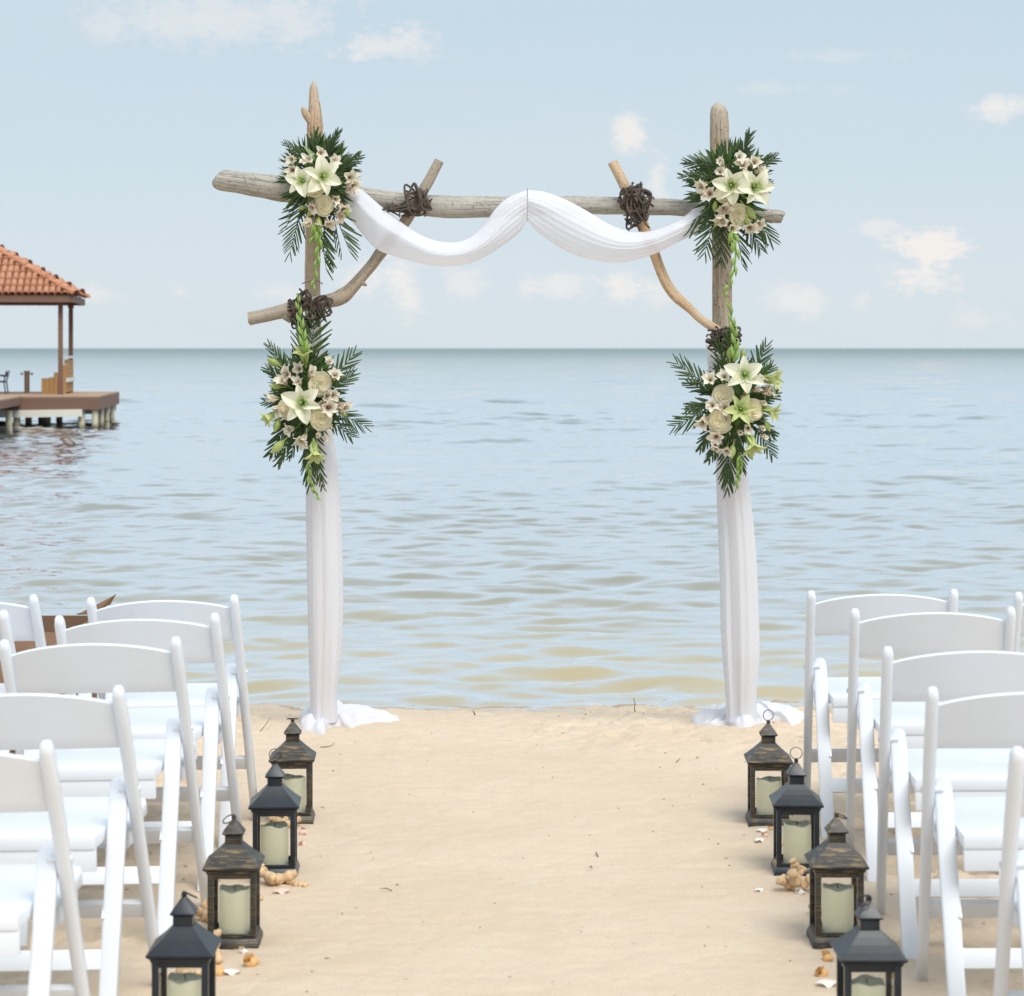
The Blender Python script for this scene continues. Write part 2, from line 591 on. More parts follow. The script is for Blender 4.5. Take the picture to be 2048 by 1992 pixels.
# ------------------------------------------------------------------ numpy noise
_LAT = {}
def lattice(x, y, seed):
    if seed not in _LAT:
        _LAT[seed] = np.random.RandomState(seed).rand(256, 256)
    T = _LAT[seed]
    xi = np.floor(x).astype(int); yi = np.floor(y).astype(int)
    fx = x - xi; fy = y - yi
    fx = fx * fx * (3 - 2 * fx); fy = fy * fy * (3 - 2 * fy)
    a = T[xi % 256, yi % 256]; b = T[(xi + 1) % 256, yi % 256]
    c = T[xi % 256, (yi + 1) % 256]; d = T[(xi + 1) % 256, (yi + 1) % 256]
    return (a * (1 - fx) + b * fx) * (1 - fy) + (c * (1 - fx) + d * fx) * fy - .5


def fbm(x, y, sc_, oct_, seed, g=.5):
    s = 0; a = 1
    for i in range(oct_):
        s = s + a * lattice(x * sc_ + 31.7 * i, y * sc_ + 17.3 * i, seed + i)
        sc_ *= 2.03; a *= g
    return s


def sstep(x, a, b):
    t = np.clip((x - a) / (b - a), 0, 1)
    return t * t * (3 - 2 * t)


ZW = -.12            # sea level


def grid_mesh(name, X, Y, Z, mt):
    nr, nc = X.shape
    me = bpy.data.meshes.new(name)
    me.vertices.add(nr * nc)
    co = np.stack([X, Y, Z], -1).reshape(-1).astype(np.float32)
    me.vertices.foreach_set('co', co)
    i = np.arange(nr - 1)[:, None] * nc + np.arange(nc - 1)[None, :]
    q = np.stack([i, i + 1, i + nc + 1, i + nc], -1).reshape(-1)
    nf = (nr - 1) * (nc - 1)
    me.loops.add(nf * 4)
    me.loops.foreach_set('vertex_index', q.astype(np.int32))
    me.polygons.add(nf)
    me.polygons.foreach_set('loop_start', np.arange(nf, dtype=np.int32) * 4)
    me.polygons.foreach_set('use_smooth', np.ones(nf, bool))
    me.update(calc_edges=True)
    me.validate()
    me.materials.append(mt)
    return me


# ------------------------------------------------------------------ sand
def sand_mat():
    m, t, b = mat('beach_sand')
    g = t.n('ShaderNodeNewGeometry').outputs['Position']
    n1 = t.noise(t.mapping(g, (.9, 1.1, 1)), 1.3, 5, .6)
    n2 = t.noise(t.mapping(g, (4, 7, 4)), 1.4, 5, .65, .6)
    n3 = t.noise(g, 45, 4, .7)
    n4 = t.noise(g, 420, 3, .7)
    c = t.mix(t.smooth(n1, .36, .64), (.71, .57, .42), (.745, .61, .465))
    c = t.mix(t.smooth(n2, .45, .66, 0, .4), c, (.76, .65, .52))
    c = t.mix(t.smooth(n2, .40, .25, 0, .22), c, (.60, .43, .28))
    c = t.mix(t.smooth(n3, .58, .72, 0, .42), c, (.54, .38, .25))
    c = t.mix(t.smooth(n4, .42, .68, 0, .62), c, (.56, .42, .30))
    s = t.n('ShaderNodeSeparateXYZ', ins={0: g})
    # damp sand beside the water
    wet = t.smooth(t.math('ADD', s.outputs[2], t.math('MULTIPLY', t.math('SUBTRACT', n1, .5), .03)), -.065, -.115)
    c = t.mix(t.math('MULTIPLY', wet, .6), c, (.36, .26, .15))
    t.link(c, b.inputs['Base Color'])
    b.inputs['Roughness'].default_value = .92
    b.inputs['Specular IOR Level'].default_value = .15
    h = t.math('ADD', t.math('MULTIPLY', n3, .6), t.math('MULTIPLY', n4, .35))
    bp = t.n('ShaderNodeBump', ins={'Strength': 1.0, 'Distance': .007, 'Height': h})
    t.link(bp.outputs[0], b.inputs['Normal'])
    return m
M['sand'] = sand_mat()


def sand_h(x, y):
    x = np.asarray(x, float); y = np.asarray(y, float)
    base = -.185 * sstep(y + .10 * fbm(x, y * 0, 1.1, 3, 3), 8.75, 10.85)
    base = base - .5 * sstep(y, 10.4, 18) - 1.5 * sstep(y, 15, 60)
    und = .022 * fbm(x, y, .7, 3, 21)
    side = sstep(np.abs(x - .05), .95, 1.25)
    shore = sstep(y, 8.1, 8.7) * .55 * (sstep(x, -.1, .5) * .8 + .25)
    rough = .16 + np.maximum(side, shore) * .95
    foot = fbm(x, y, 5.5, 3, 41, .55)
    foot = -np.maximum(0, .10 - np.abs(foot)) * .20 + foot * .034
    r = fbm(x, y, 19, 4, 51, .65) * .016
    ripple = .0026 * fbm(x * .6, y * 2.2, 9, 3, 61)
    return base + und * .6 + (foot + r) * rough + ripple


xs = np.concatenate([np.array([-400, -150, -60, -25, -12, -7, -5, -4]), np.linspace(-3.4, 3.4, 560), np.array([4, 5, 7, 12, 25, 60, 150, 400])])
ys = np.concatenate([np.array([-400, -150, -60, -20, -8, -3, 0, 2, 3]), np.linspace(3.6, 11.2, 620), np.array([12, 13.5, 16, 20, 30, 60])])
GX, GY = np.meshgrid(xs, ys)
GZ = sand_h(GX, GY)
beach = put('beach_sand', grid_mesh('beach_sand', GX, GY, GZ, M['sand']))
tag(beach, 'pale fine sand of the beach running down to the water', None, None, 'structure')


def gz(x, y):
    return float(sand_h(np.array([x]), np.array([y]))[0])


# ------------------------------------------------------------------ sea
def sea_mat():
    m, t, b = mat('sea_water')
    g = t.n('ShaderNodeNewGeometry').outputs['Position']
    s = t.n('ShaderNodeSeparateXYZ', ins={0: g})
    y = s.outputs[1]
    n1 = t.noise(t.mapping(g, (.25, .6, 1)), 1.0, 4, .6)
    yy = t.math('ADD', y, t.math('MULTIPLY', t.math('SUBTRACT', n1, .5), 3.0))
    f = t.math('LOGARITHM', t.math('MAXIMUM', yy, 9.0), 10.0)
    f = t.math('DIVIDE', t.math('SUBTRACT', f, .95), 1.6)      # 9 m -> 0, ~350 m -> 1
    c = t.ramp(f, [(0, (.47, .385, .235)), (.07, (.41, .35, .22)), (.13, (.27, .26, .20)), (.32, (.21, .235, .21)),
                   (.6, (.13, .20, .215)), (1, (.085, .165, .175))])
    w1 = t.noise(t.mapping(g, (1.2, 2.4, 1)), 4.0, 3, .5, .3)
    w2 = t.noise(t.mapping(g, (.35, 1.0, 1)), 1.5, 4, .6, .2)
    far = t.smooth(y, 25, 120)
    h = t.math('ADD', t.math('MULTIPLY', w1, .004), t.math('MULTIPLY', t.math('MULTIPLY', w2, .10), far))
    bp = t.n('ShaderNodeBump', ins={'Strength': .8, 'Distance': 1.0, 'Height': h})
    dif = t.n('ShaderNodeBsdfDiffuse', ins={'Color': c})
    gl = t.n('ShaderNodeBsdfGlossy', ins={'Color': (1, 1, 1, 1), 'Roughness': .03, 'Normal': bp.outputs[0]})
    fr = t.n('ShaderNodeFresnel', ins={'IOR': 1.33, 'Normal': bp.outputs[0]}).outputs[0]
    mr = t.n('ShaderNodeMapRange', ins={0: fr, 1: .06, 2: .37, 3: .05, 4: .96})
    lf = t.smooth(t.math('LOGARITHM', t.math('MAXIMUM', y, 9.0), 10.0), 1.75, 3.1, 1.0, .42)     # sub-pixel waves far out tilt towards the eye
    ms = t.n('ShaderNodeMixShader', ins={0: t.math('MULTIPLY', mr.outputs[0], lf), 1: dif.outputs[0], 2: gl.outputs[0]})
    t.link(ms.outputs[0], m.node_tree.nodes['Material Output'].inputs[0])
    return m
M['sea'] = sea_mat()

rows = [9.2]
while rows[-1] < 11000:
    yv = rows[-1]
    rows.append(yv + (.03 + max(0, yv - 24) * .0022 if yv < 70 else yv * .0045))
rows = np.array(rows)
tcol = np.concatenate([-np.array([9, 5, 3, 1.8, 1.1, .7, .48, .38]), np.linspace(-.31, .31, 430), np.array([.38, .48, .7, 1.1, 1.8, 3, 5, 9])])
SX = rows[:, None] * tcol[None, :]
SY = np.repeat(rows[:, None], len(tcol), 1)
SZ = np.zeros_like(SX)
rs = np.random.RandomState(5)
dy = np.gradient(rows)[:, None]
for i in range(80):
    lam = .24 * (1.35 / .24) ** rs.rand()
    ang = rs.normal(0, .55) + .10
    k = 2 * math.pi / lam
    kx, ky = k * math.sin(ang), k * math.cos(ang)
    ph = rs.rand() * 6.28
    slope = .0138 * (lam / .8) ** .15
    amp = slope / k
    att = np.clip((lam / np.abs(math.cos(ang)) / np.maximum(dy, SY * .0015) - 3) / 3, 0, 1)
    env = .55 + .9 * np.clip(.5 + lattice(SX / (lam * 3.5) + i * 3.1, SY / (lam * 3.5), 100 + i), 0, 1)
    q = kx * SX + ky * SY + ph
    SZ += amp * att * env * (np.sin(q) + .22 * np.sin(2 * q + 1.2))
for i in range(70):
    lam = .12 * (.50 / .12) ** rs.rand()
    ang = rs.normal(0, .38) - .05
    k = 2 * math.pi / lam
    att = np.clip((lam / np.maximum(dy, SY * .0015) - 2.5) / 3, 0, 1)
    if i % 2:
        env = np.clip(lattice(SX / 1.1 + i * 3.1, SY / 1.6, 200 + i) * 2.2 + .5, 0, 1)
    SZ += .0180 / k * att * env * np.sin(k * math.sin(ang) * SX + k * math.cos(ang) * SY + rs.rand() * 6.28)
for i in range(26):
    lam = 1.4 * (6.0 / 1.4) ** rs.rand()
    ang = rs.normal(0, .5)
    k = 2 * math.pi / lam
    att = np.clip((lam / np.maximum(dy, SY * .0015) - 3) / 3, 0, 1) * sstep(SY, 14, 30)
    SZ += .021 / k * att * np.sin(k * math.sin(ang) * SX + k * math.cos(ang) * SY + rs.rand() * 6.28)
shore_f = 1.08 - .08 * sstep(SY, 10.3, 12.5)
gust = .65 + .7 * (fbm(SX * .35, SY, .10, 3, 77) + .5)
SZ = ZW + SZ * shore_f * gust
sea = put('sea_water', grid_mesh('sea_water', SX, SY, SZ, M['sea']))
tag(sea, 'calm pale blue sea with small ripples out to the horizon', None, None, 'structure')

# ------------------------------------------------------------------ driftwood arch
YA = 8.85
S = F / YA             # pixels per metre at the arch


def A(px, py, dy=0.0):
    return P(px, py, YA) + Vector((0, dy, 0))


arch = empty('wedding_arch', A(1043, 1436))
arch.location.z = 0
tag(arch, 'driftwood wedding arch of two posts, a crooked beam and two bent braces', 'arch')
AL = Vector(arch.location)


def trunk(name, pts, material, dy=0.0, seg=20, n=60, wob=.10, seed=1, rag=.0, extra=None):
    """pts: (px, py, radius in px)"""
    s = spline(pts, n)
    path = [A(q[0], q[1], dy) - AL for q in s]
    rr = [q[2] / S for q in s]
    mb = MB()
    mb.tube(path, rr, seg, True, wob=wob, seed=seed, rag=rag)
    if extra:
        for e in extra:
            s2 = spline(e, 14)
            mb.tube([A(q[0], q[1], dy - .01) - AL for q in s2], [q[2] / S for q in s2], 10, True, wob=.15, seed=seed + 5, rag=.01)
    return mb.obj(name, material, arch, auto=60)


trunk('post', [(647, 1462, 16), (644, 1200, 16), (632, 900, 16), (626, 640, 16), (625, 520, 15.5), (628, 400, 15.5), (629, 300, 15.5),
               (629, 252, 15), (630, 228, 13.5), (628, 205, 10.5), (627.5, 185, 9), (627, 172, 6.5), (626.5, 163, 1.5)], M['wood_tan'], 0, seed=2, wob=.08,
      extra=[[(624, 245, 9), (614, 232, 8), (608, 222, 6), (606, 216, 3)], [(641, 285, 4), (643, 255, 4), (643, 238, 2.4), (640, 205, 1)]])
trunk('post', [(1483, 1462, 18), (1478, 1200, 18), (1460, 900, 19), (1446, 680, 20), (1444, 535, 19.5), (1441, 400, 19.5), (1438.5, 260, 19),
               (1438.5, 226, 18), (1440, 218, 16), (1445, 212, 11)], M['wood_post'], 0, seed=7, rag=.012, wob=.06)
trunk('beam', [(437, 357, 14), (446, 362, 20.5), (480, 367, 21), (530, 374, 24.5), (576, 381, 25.5), (640, 388, 23), (700, 393, 21), (753, 400, 19.5), (820, 409, 21),
               (900, 416, 22.5), (1000, 415, 21), (1100, 413, 19), (1195, 413, 17.5), (1342, 417, 16.5), (1450, 425, 14.5), (1530, 433, 13), (1558, 435, 12.5), (1562, 436, 9)],
      M['wood_grey'], -.065, seed=3, rag=.012, wob=.10)
trunk('brace', [(505, 638, 13.5), (540, 631, 13.5), (575, 623, 14), (592, 619, 16), (604, 614, 13), (630, 608, 13), (665, 602, 14), (688, 594, 15.5), (705, 581, 13),
                (724, 560, 11.5), (745, 535, 11), (765, 508, 12), (792, 472, 11.5), (818, 440, 11), (850, 384, 10.5), (868, 352, 10), (881, 327, 9.5)],
      M['wood_brace'], -.125, seed=4, rag=.006, extra=[[(728, 566, 5), (734, 571, 3.5), (738, 573, 1.5)], [(578, 632, 9), (584, 640, 6), (586, 646, 2.5)]])
trunk('brace', [(1222, 329, 10), (1234, 352, 10), (1247, 378, 10.5), (1262, 412, 11), (1278, 445, 12), (1292, 480, 11.5), (1304, 508, 10.5), (1314, 535, 10), (1328, 568, 10),
                (1343, 590, 10.5), (1358, 604, 10), (1378, 622, 8.5), (1396, 639, 8.5), (1431, 662, 9), (1462, 678, 8.5)],
      M['wood_pale'], -.125, seed=9, rag=.004, extra=[[(1344, 594, 6), (1347, 603, 5), (1349, 608, 2)]])


def binding(cx, cy, rx, ry, n, dy, seed, ang=0.0):
    """tangle of wound vine round a joint"""
    rr = random.Random(seed)
    mb = MB()
    for k in range(n):
        m = rr.randint(5, 8)
        a = rr.uniform(0, 6.28)
        pts = []
        for i in range(m):
            q = rr.uniform(.5, 1.0) if i % 3 else rr.uniform(1.0, 1.4)
            x, y = rx * q * math.cos(a), ry * q * math.sin(a)
            front = 1 if (i % 2 == 0) else rr.choice((-1, 1))
            dep = -.055 * front * max(.1, 1.15 - q) - .02 + rr.uniform(-.014, .014)
            pts.append(A(cx + x, cy + y, dy - .035 + dep) - AL)
            a += rr.choice((-1, 1)) * rr.uniform(.7, 2.3) if i % 2 else rr.uniform(1.2, 2.6)
        pts = [Vector(q) for q in spline(pts, 44)]
        r = rr.uniform(1.9, 3.2) / S
        mb.tube(pts, [r * (1 - .5 * abs(i / 43 - .5)) for i in range(44)], 6, True, wob=.12, seed=k)
    # loose ends
    for k in range(n // 3 + 1):
        a = rr.uniform(0, 6.28)
        p0 = (cx + rx * .6 * math.cos(a), cy + ry * .6 * math.sin(a))
        p1 = (cx + rx * 1.2 * math.cos(a + .2), cy + ry * 1.15 * math.sin(a + .2))
        p2 = (p1[0] + rr.uniform(-6, 6), p1[1] + rr.uniform(0, 12))
        s = spline([p0, p1, p2], 14)
        mb.tube([A(q[0], q[1], dy - .10) - AL for q in s], [1.8 / S] * 14, 6, True, wob=.2, seed=k)
    return mb.obj('vine_binding', M['vine'], arch, auto=0)


binding(832, 410, 26, 30, 7, -.10, 5)
binding(795, 424, 20, 9, 3, -.10, 15)
binding(1266, 412, 27, 34, 10, -.10, 6)
binding(1270, 438, 22, 22, 4, -.10, 26)
binding(618, 622, 28, 34, 9, -.10, 8)
binding(652, 612, 16, 24, 3, -.10, 18)
binding(1442, 678, 30, 24, 8, -.10, 9)
# thin wire ring round the left post
wm = MB()
wm.tube([A(625 + 21 * math.cos(a), 565 + 3 * math.sin(a * 2 + 1), .045 * math.sin(a)) - AL for a in np.linspace(0, 6.28, 20)], .0012, 5, False)
wm.obj('wire_ring', M['vine'], arch)


# ------------------------------------------------------------------ swags of cloth
swag = empty('swag_drape', A(1054, 390, -.2))
tag(swag, 'white chiffon cloth draped along the beam in two swags tied at the middle', 'drape')
SL = Vector(swag.location)
SWY = -.17


def swag_mesh(up, lo, seed, gather_left):
    n = 90
    U = spline(up, n); Lw = spline(lo, n)
    rows = []
    nt = 46
    for i in range(n):
        s = i / (n - 1)
        y0 = -.17
        g = s if gather_left else 1 - s          # distance from the middle tie
        g2 = min(1, g * 2.4)
        bul = .035 + .055 * g2
        row = []
        for j in range(nt + 1):
            t = j / nt
            x = U[i][0] * (1 - t) + Lw[i][0] * t
            y = U[i][1] * (1 - t) + Lw[i][1] * t
            fold = 0
            for q, (fr, am) in enumerate(((1.6, .006), (3.7, .0035), (8, .0016))):
                ph = seed * 1.7 + q * 2.1 + 1.6 * math.sin(s * 2.6 + q + seed)
                fold += am * math.sin(6.28 * fr * t + ph + .9 * math.sin(s * 5 + seed * 2 + q)) * (.55 + .45 * math.sin(s * 3.1 + q * 2 + seed))
            fold *= (1.25 - .5 * g2)
            prof = math.sin(math.pi * min(1, max(0, t))) ** .6
            y += 1.5 * math.sin(s * 9 + t * 4 + seed) * math.sin(math.pi * t)
            y0 = -.17 + .10 * max(0, g - .82) / .18
            row.append(A(x, y, y0 - bul * prof - fold * prof ** .5) - SL)
        # back of the swag
        for j in range(1, 9):
            t = 1 - j / 8
            x = U[i][0] * (1 - t) + Lw[i][0] * t
            y = U[i][1] * (1 - t) + Lw[i][1] * t
            row.append(A(x, y, y0 + .02 * math.sin(math.pi * t)) - SL)
        rows.append(row)
    mb = MB()
    mb.grid(rows)
    return mb


mb = swag_mesh([(690, 352), (717, 373), (753.5, 406), (790, 436), (827, 463), (864, 482), (905, 489), (933, 483), (955, 468), (974, 447), (993, 421), (1018, 400), (1053, 386)],
               [(690, 425), (711, 450), (753.5, 498), (790, 515), (830, 526), (865, 534), (895, 535.5), (937, 531), (974, 515), (1000, 499), (1022, 483), (1040, 467), (1053, 447)], 1, False)
mb.obj('swag', M['chiffon_swag'], swag, auto=0)
mb = swag_mesh([(1055, 386), (1085, 389), (1110, 397), (1140, 410), (1176, 430), (1213, 452), (1245, 464), (1275, 468), (1305, 464), (1342, 450), (1365, 435), (1400, 405)],
               [(1055, 447), (1070, 464), (1088, 479), (1121, 501), (1158, 517), (1190, 524), (1220, 528), (1257, 525), (1305, 511), (1342, 492), (1370, 478), (1410, 455)], 2.3, True)
mb.obj('swag', M['chiffon_swag'], swag, auto=0)
mb = MB()
mb.tube([A(1054, y, -.235 if y < 440 else -.21) - SL for y in (384, 400, 420, 440, 449)], .0025, 6)
mb.obj('gather_cord', M['bolt'], swag)


# ------------------------------------------------------------------ cloth hanging round the posts
def column_cloth(left, right, top_y, bot_y, seed, label, pool):
    base = A((left[-1][0] + right[-1][0]) / 2, 1436)
    base.z = gz(base.x, base.y)
    e = empty('post_drape', base)
    tag(e, label, 'drape', 'white cloths hanging from the arch posts')
    n = 90; m = 120
    Ls = spline(left, 200); Rs = spline(right, 200)
    def at(Q, y):
        ys = [q[1] for q in Q]
        return float(np.interp(y, ys, [q[0] for q in Q]))
    rows = []
    for i in range(n):
        y = top_y + (bot_y - top_y) * i / (n - 1)
        xl, xr = at(Ls, y), at(Rs, y)
        cx, hw = (xl + xr) / 2, (xr - xl) / 2
        row = []
        amp = .030 + .034 * (i / n)
        for k in range(m + 1):
            a = 2 * math.pi * (k % m) / m
            f = 1
            for (fr, am, sp) in ((3, .5, .9), (5, .5, .6), (9, .30, 1.2), (16, .16, -1.5), (31, .08, 2.0)):
                f += amp * am * math.sin(fr * a + seed * 3 + sp * math.sin(i / n * 3 + fr) + .2 * math.sin(i / n * 9 + fr))
            wx = math.cos(a)
            ff = 1 + (f - 1) * 1.0
            px = cx + hw * wx * (1 + (ff - 1) * (.35 + .4 * abs(math.sin(a))))
            dep = -hw / S * 1.0 * math.sin(a) * (1 + (ff - 1) * 2.2)
            row.append(A(px, y, dep) - base)
        rows.append(row)
    mb = MB()
    mb.grid(rows)
    mb.obj('hanging_cloth', M['chiffon'], e, auto=0)
    # pooled hem: a crumpled low mound whose rim follows the outline
    cxp, cyp, outline = pool
    mb = MB()
    nr, na = 26, 150
    def g2(px, py):    # ground point seen at a pixel
        d = CAMH * F / (py - 696)
        return Vector(((px - 1024) / F * d, d, 0))
    c = g2(cxp, cyp)
    ol = [g2(*q) for q in outline]
    cl = ol + [ol[0]]
    dens = []
    for i in range(len(ol)):
        a_, b_, c_, d_ = ol[i - 1], ol[i], ol[(i + 1) % len(ol)], ol[(i + 2) % len(ol)]
        for t in np.linspace(0, 1, 16, endpoint=False):
            dens.append(.5 * ((2 * b_) + (c_ - a_) * t + (2 * a_ - 5 * b_ + 4 * c_ - d_) * t * t + (3 * b_ - a_ - 3 * c_ + d_) * t ** 3))
    na = len(dens)
    rows = []
    for i in range(nr + 1):
        t = i / nr
        row = []
        for k in range(na + 1):
            q = dens[k % na]
            p = c.lerp(q, t)
            ang = 6.28 * k / na
            rim = 1 - t ** 2.2
            fold = mnoise.noise(Vector((p.x * 9, p.y * 7, seed * 3))) + .6 * mnoise.noise(Vector((p.x * 22, p.y * 14, seed * 5)))
            radial = math.sin(ang * 13 + seed * 2 + 3 * t) * .5 + math.sin(ang * 23 + seed) * .3
            h = .012 + rim * (.045 + .028 * fold + .010 * radial * t) + .012 * (radial + fold) * (1 - rim) * .6
            if t < .35:
                h += (.35 - t) * .16
            z = gz(p.x, p.y) + max(.004, h) if i < nr else gz(p.x, p.y) - .004
            row.append(Vector((p.x, p.y, z)) - base)
        rows.append(row)
    mb.grid(rows)
    mb.obj('pooled_hem', M['chiffon'], e, auto=0)
    return e


column_cloth([(588, 640), (596, 690), (606, 800), (610, 924), (612, 1062), (615, 1230), (619, 1364), (620, 1404), (618, 1450)],
             [(640, 640), (645, 700), (658, 800), (667.5, 880), (676, 944), (683, 1062), (686, 1196), (683, 1297), (676, 1364), (673, 1398), (676, 1450)],
             640, 1442, 1, 'left white chiffon cloth hanging round the arch post, its hem trailing right on the sand',
             (645, 1432, [(603, 1420), (601, 1446), (603, 1460), (628, 1466), (648, 1470), (654, 1456), (680, 1450), (702, 1455), (738, 1449), (765, 1445), (797, 1441), (796, 1436),
                          (775, 1431), (752, 1417), (725, 1408), (690, 1400), (650, 1402), (620, 1408)]))
column_cloth([(1412, 690), (1418, 760), (1430, 900), (1432.6, 957), (1435, 1026), (1440, 1152), (1443, 1278), (1452, 1404), (1452, 1450)],
             [(1448, 690), (1458, 740), (1478, 850), (1488.7, 906), (1501, 994), (1512, 1105), (1517, 1215), (1518.6, 1310), (1512, 1400), (1514, 1450)],
             690, 1442, 2, 'right white chiffon cloth hanging round the arch post behind the far bronze lantern',
             (1480, 1430, [(1393, 1428), (1380, 1432), (1392, 1442), (1420, 1452), (1450, 1450), (1478, 1460), (1505, 1459), (1530, 1450), (1560, 1451), (1590, 1456), (1612, 1446),
                           (1590, 1441), (1578, 1428), (1572, 1413), (1530, 1412), (1480, 1412), (1440, 1416), (1412, 1412)]))


# ------------------------------------------------------------------ flowers
def petal_geo(L, Wd, open_, curl, nl=8, nw=4, point=1.0, cup=.25, wave=0.0, base=.25):
    """petal from origin: starts along +Z, opens towards +X; returns rows"""
    rows = []
    x = z = 0
    a = base
    prev = 0
    for i in range(nl + 1):
        t = i / nl
        a = base + (open_ - base) * min(1, t * 1.5) + curl * max(0, t - .5) * 2
        if i:
            x += L / nl * math.sin(a); z += L / nl * math.cos(a)
        w = Wd * (math.sin(math.pi * min(1, (t * .93 + .07)) ** point) ** .75) * (1 - .0 * t)
        if i == nl: w = Wd * .03
        row = []
        for j in range(nw + 1):
            s = j / nw * 2 - 1
            c = cup * (s * s) * w
            wv = wave * math.sin(t * 11 + s * 2) * abs(s)
            # cup perpendicular to the petal
            row.append(Vector((x - c * math.cos(a), s * w / 2, z + c * math.sin(a) + wv)))
        rows.append(row)
    return rows


def petal_mesh(name, m, **kw):
    mb = MB(); mb.grid(petal_geo(**kw)); return mb.mesh(name, m, auto=0, weld=False)


LP = petal_mesh('petal', M['lily'], L=1, Wd=.52, open_=1.15, curl=.7, point=.85, cup=.3, wave=.012)
LPg = petal_mesh('petal', M['lily_green'], L=1, Wd=.40, open_=1.0, curl=.5, point=.9, cup=.35, wave=.01)
LPt = petal_mesh('petal', M['lily_green'], L=1, Wd=.34, open_=.40, curl=.75, point=.9, cup=.45, base=.18, wave=.006)


def stamen_mesh():
    mb = MB()
    for k in range(6):
        a = k * 1.047 + .3
        pts = [Vector((0, 0, 0)), Vector((.06 * math.cos(a), .06 * math.sin(a), .25)), Vector((.16 * math.cos(a), .16 * math.sin(a), .48))]
        mb.tube([Vector(q) for q in spline(pts, 6)], .012, 5)
        e = pts[-1]
        mb.tube([e - Vector((.04 * math.sin(a), -.04 * math.cos(a), 0)), e, e + Vector((.04 * math.sin(a), -.04 * math.cos(a), 0))], [.012, .026, .012], 5, mi=0)
    mb.tube([Vector((0, 0, 0)), Vector((0, 0, .3)), Vector((.02, .02, .58))], [.02, .018, .04], 6)
    mb.tube([Vector((0, 0, -.15)), Vector((0, 0, .02)), Vector((0, 0, .12))], [.03, .06, .02], 8)
    return mb.mesh('lily', M['stamen'])
LS = stamen_mesh()


def rose_mesh():
    mb = MB()
    rr = random.Random(4)
    layers = [(3, .20, .22, 1.02), (3, .34, .32, 1.0), (4, .50, .42, .94), (4, .68, .5, .84), (5, .88, .55, .68), (5, 1.06, .66, .42)]
    for li, (n, r, wid, h) in enumerate(layers):
        for k in range(n):
            pr = rr.uniform(.90, 1.12); pz = rr.uniform(-.06, .08)
            a0 = k * 6.283 / n + li * .7 + rr.uniform(-.25, .25)
            rows = []
            for i in range(6):
                t = i / 5
                row = []
                for j in range(7):
                    s = j / 6 * 2 - 1
                    a = a0 + s * (6.283 / n) * .85
                    ri = r * (.42 + .58 * math.sin(min(1, t * .85 + .1) * math.pi / 2)) * (1 + .13 * s) * pr
                    edge = 1 - .34 * abs(s) ** 1.6
                    zz = -.35 + (h + pz + .35) * t * edge
                    # lip rolls outwards on the outer layers
                    if t > .75:
                        ri += (t - .75) * 1.1 * (.25 + .2 * li)
                        zz -= (t - .75) * .35 * (li >= 2)
                    row.append(Vector((ri * math.cos(a), ri * math.sin(a), zz)))
                rows.append(row)
            mb.grid(rows)
    dome = []
    for i in range(7):
        t = i / 6 * math.pi / 2
        dome.append([Vector((.86 * math.cos(t) * math.cos(6.283 * k / 14), .86 * math.cos(t) * math.sin(6.283 * k / 14), -.35 + 1.08 * math.sin(t))) for k in range(15)])
    mb.grid(dome)
    return mb.mesh('rose', M['rose'], auto=0, weld=False)
RM = rose_mesh()


def alstro_mesh(seed, op):
    mb = MB()
    rr = random.Random(seed)
    for k in range(6):
        a = k * 1.047 + rr.uniform(-.12, .12)
        Mz = Matrix.Rotation(a, 3, 'Z')
        g = petal_geo(L=1.0 * rr.uniform(.72, 1.15), Wd=.56 if k % 2 else .42, open_=op * rr.uniform(.8, 1.15), curl=rr.uniform(.4, 1.1), nl=6, nw=4, point=1.25, cup=.25, base=.15, wave=.09)
        mb.grid([[Mz @ p for p in r] for r in g], mi=0)
    mb.tube([Vector((0, 0, -.7)), Vector((0, 0, -.1)), Vector((0, 0, .12))], [.035, .07, .05], 6, mi=1)
    for k in range(4):
        a = k * 1.57
        mb.tube([Vector((0, 0, 0)), Vector((.05 * math.cos(a), .05 * math.sin(a), .45)), Vector((.12 * math.cos(a), .12 * math.sin(a), .7))], .015, 4, mi=1)
    return mb.mesh('alstroemeria', [M['alstro'], M['leaf_light']], auto=0, weld=False)
AM = [alstro_mesh(1, .62), alstro_mesh(2, .85), alstro_mesh(3, .40), alstro_mesh(4, .70), alstro_mesh(5, .28), alstro_mesh(6, .5)]
AMb = alstro_mesh(9, .12)      # closed bud


def bud_mesh():
    mb = MB()
    n = 12
    rows = []
    for i in range(n + 1):
        t = i / n
        r = .19 * math.sin(math.pi * min(1, t * .94 + .03)) ** .8 * (1 + .25 * math.sin(t * 3))
        row = []
        for k in range(13):
            a = 6.283 * (k % 12) / 12
            q = r * (1 + .10 * math.cos(3 * a))
            row.append(Vector((q * math.cos(a), q * math.sin(a), t)))
        rows.append(row)
    mb.grid(rows)
    mb.tube([Vector((0, 0, -.35)), Vector((0, 0, .05))], [.03, .05], 6)
    return mb.mesh('lily_bud', M['bud'], auto=0)
BM = bud_mesh()


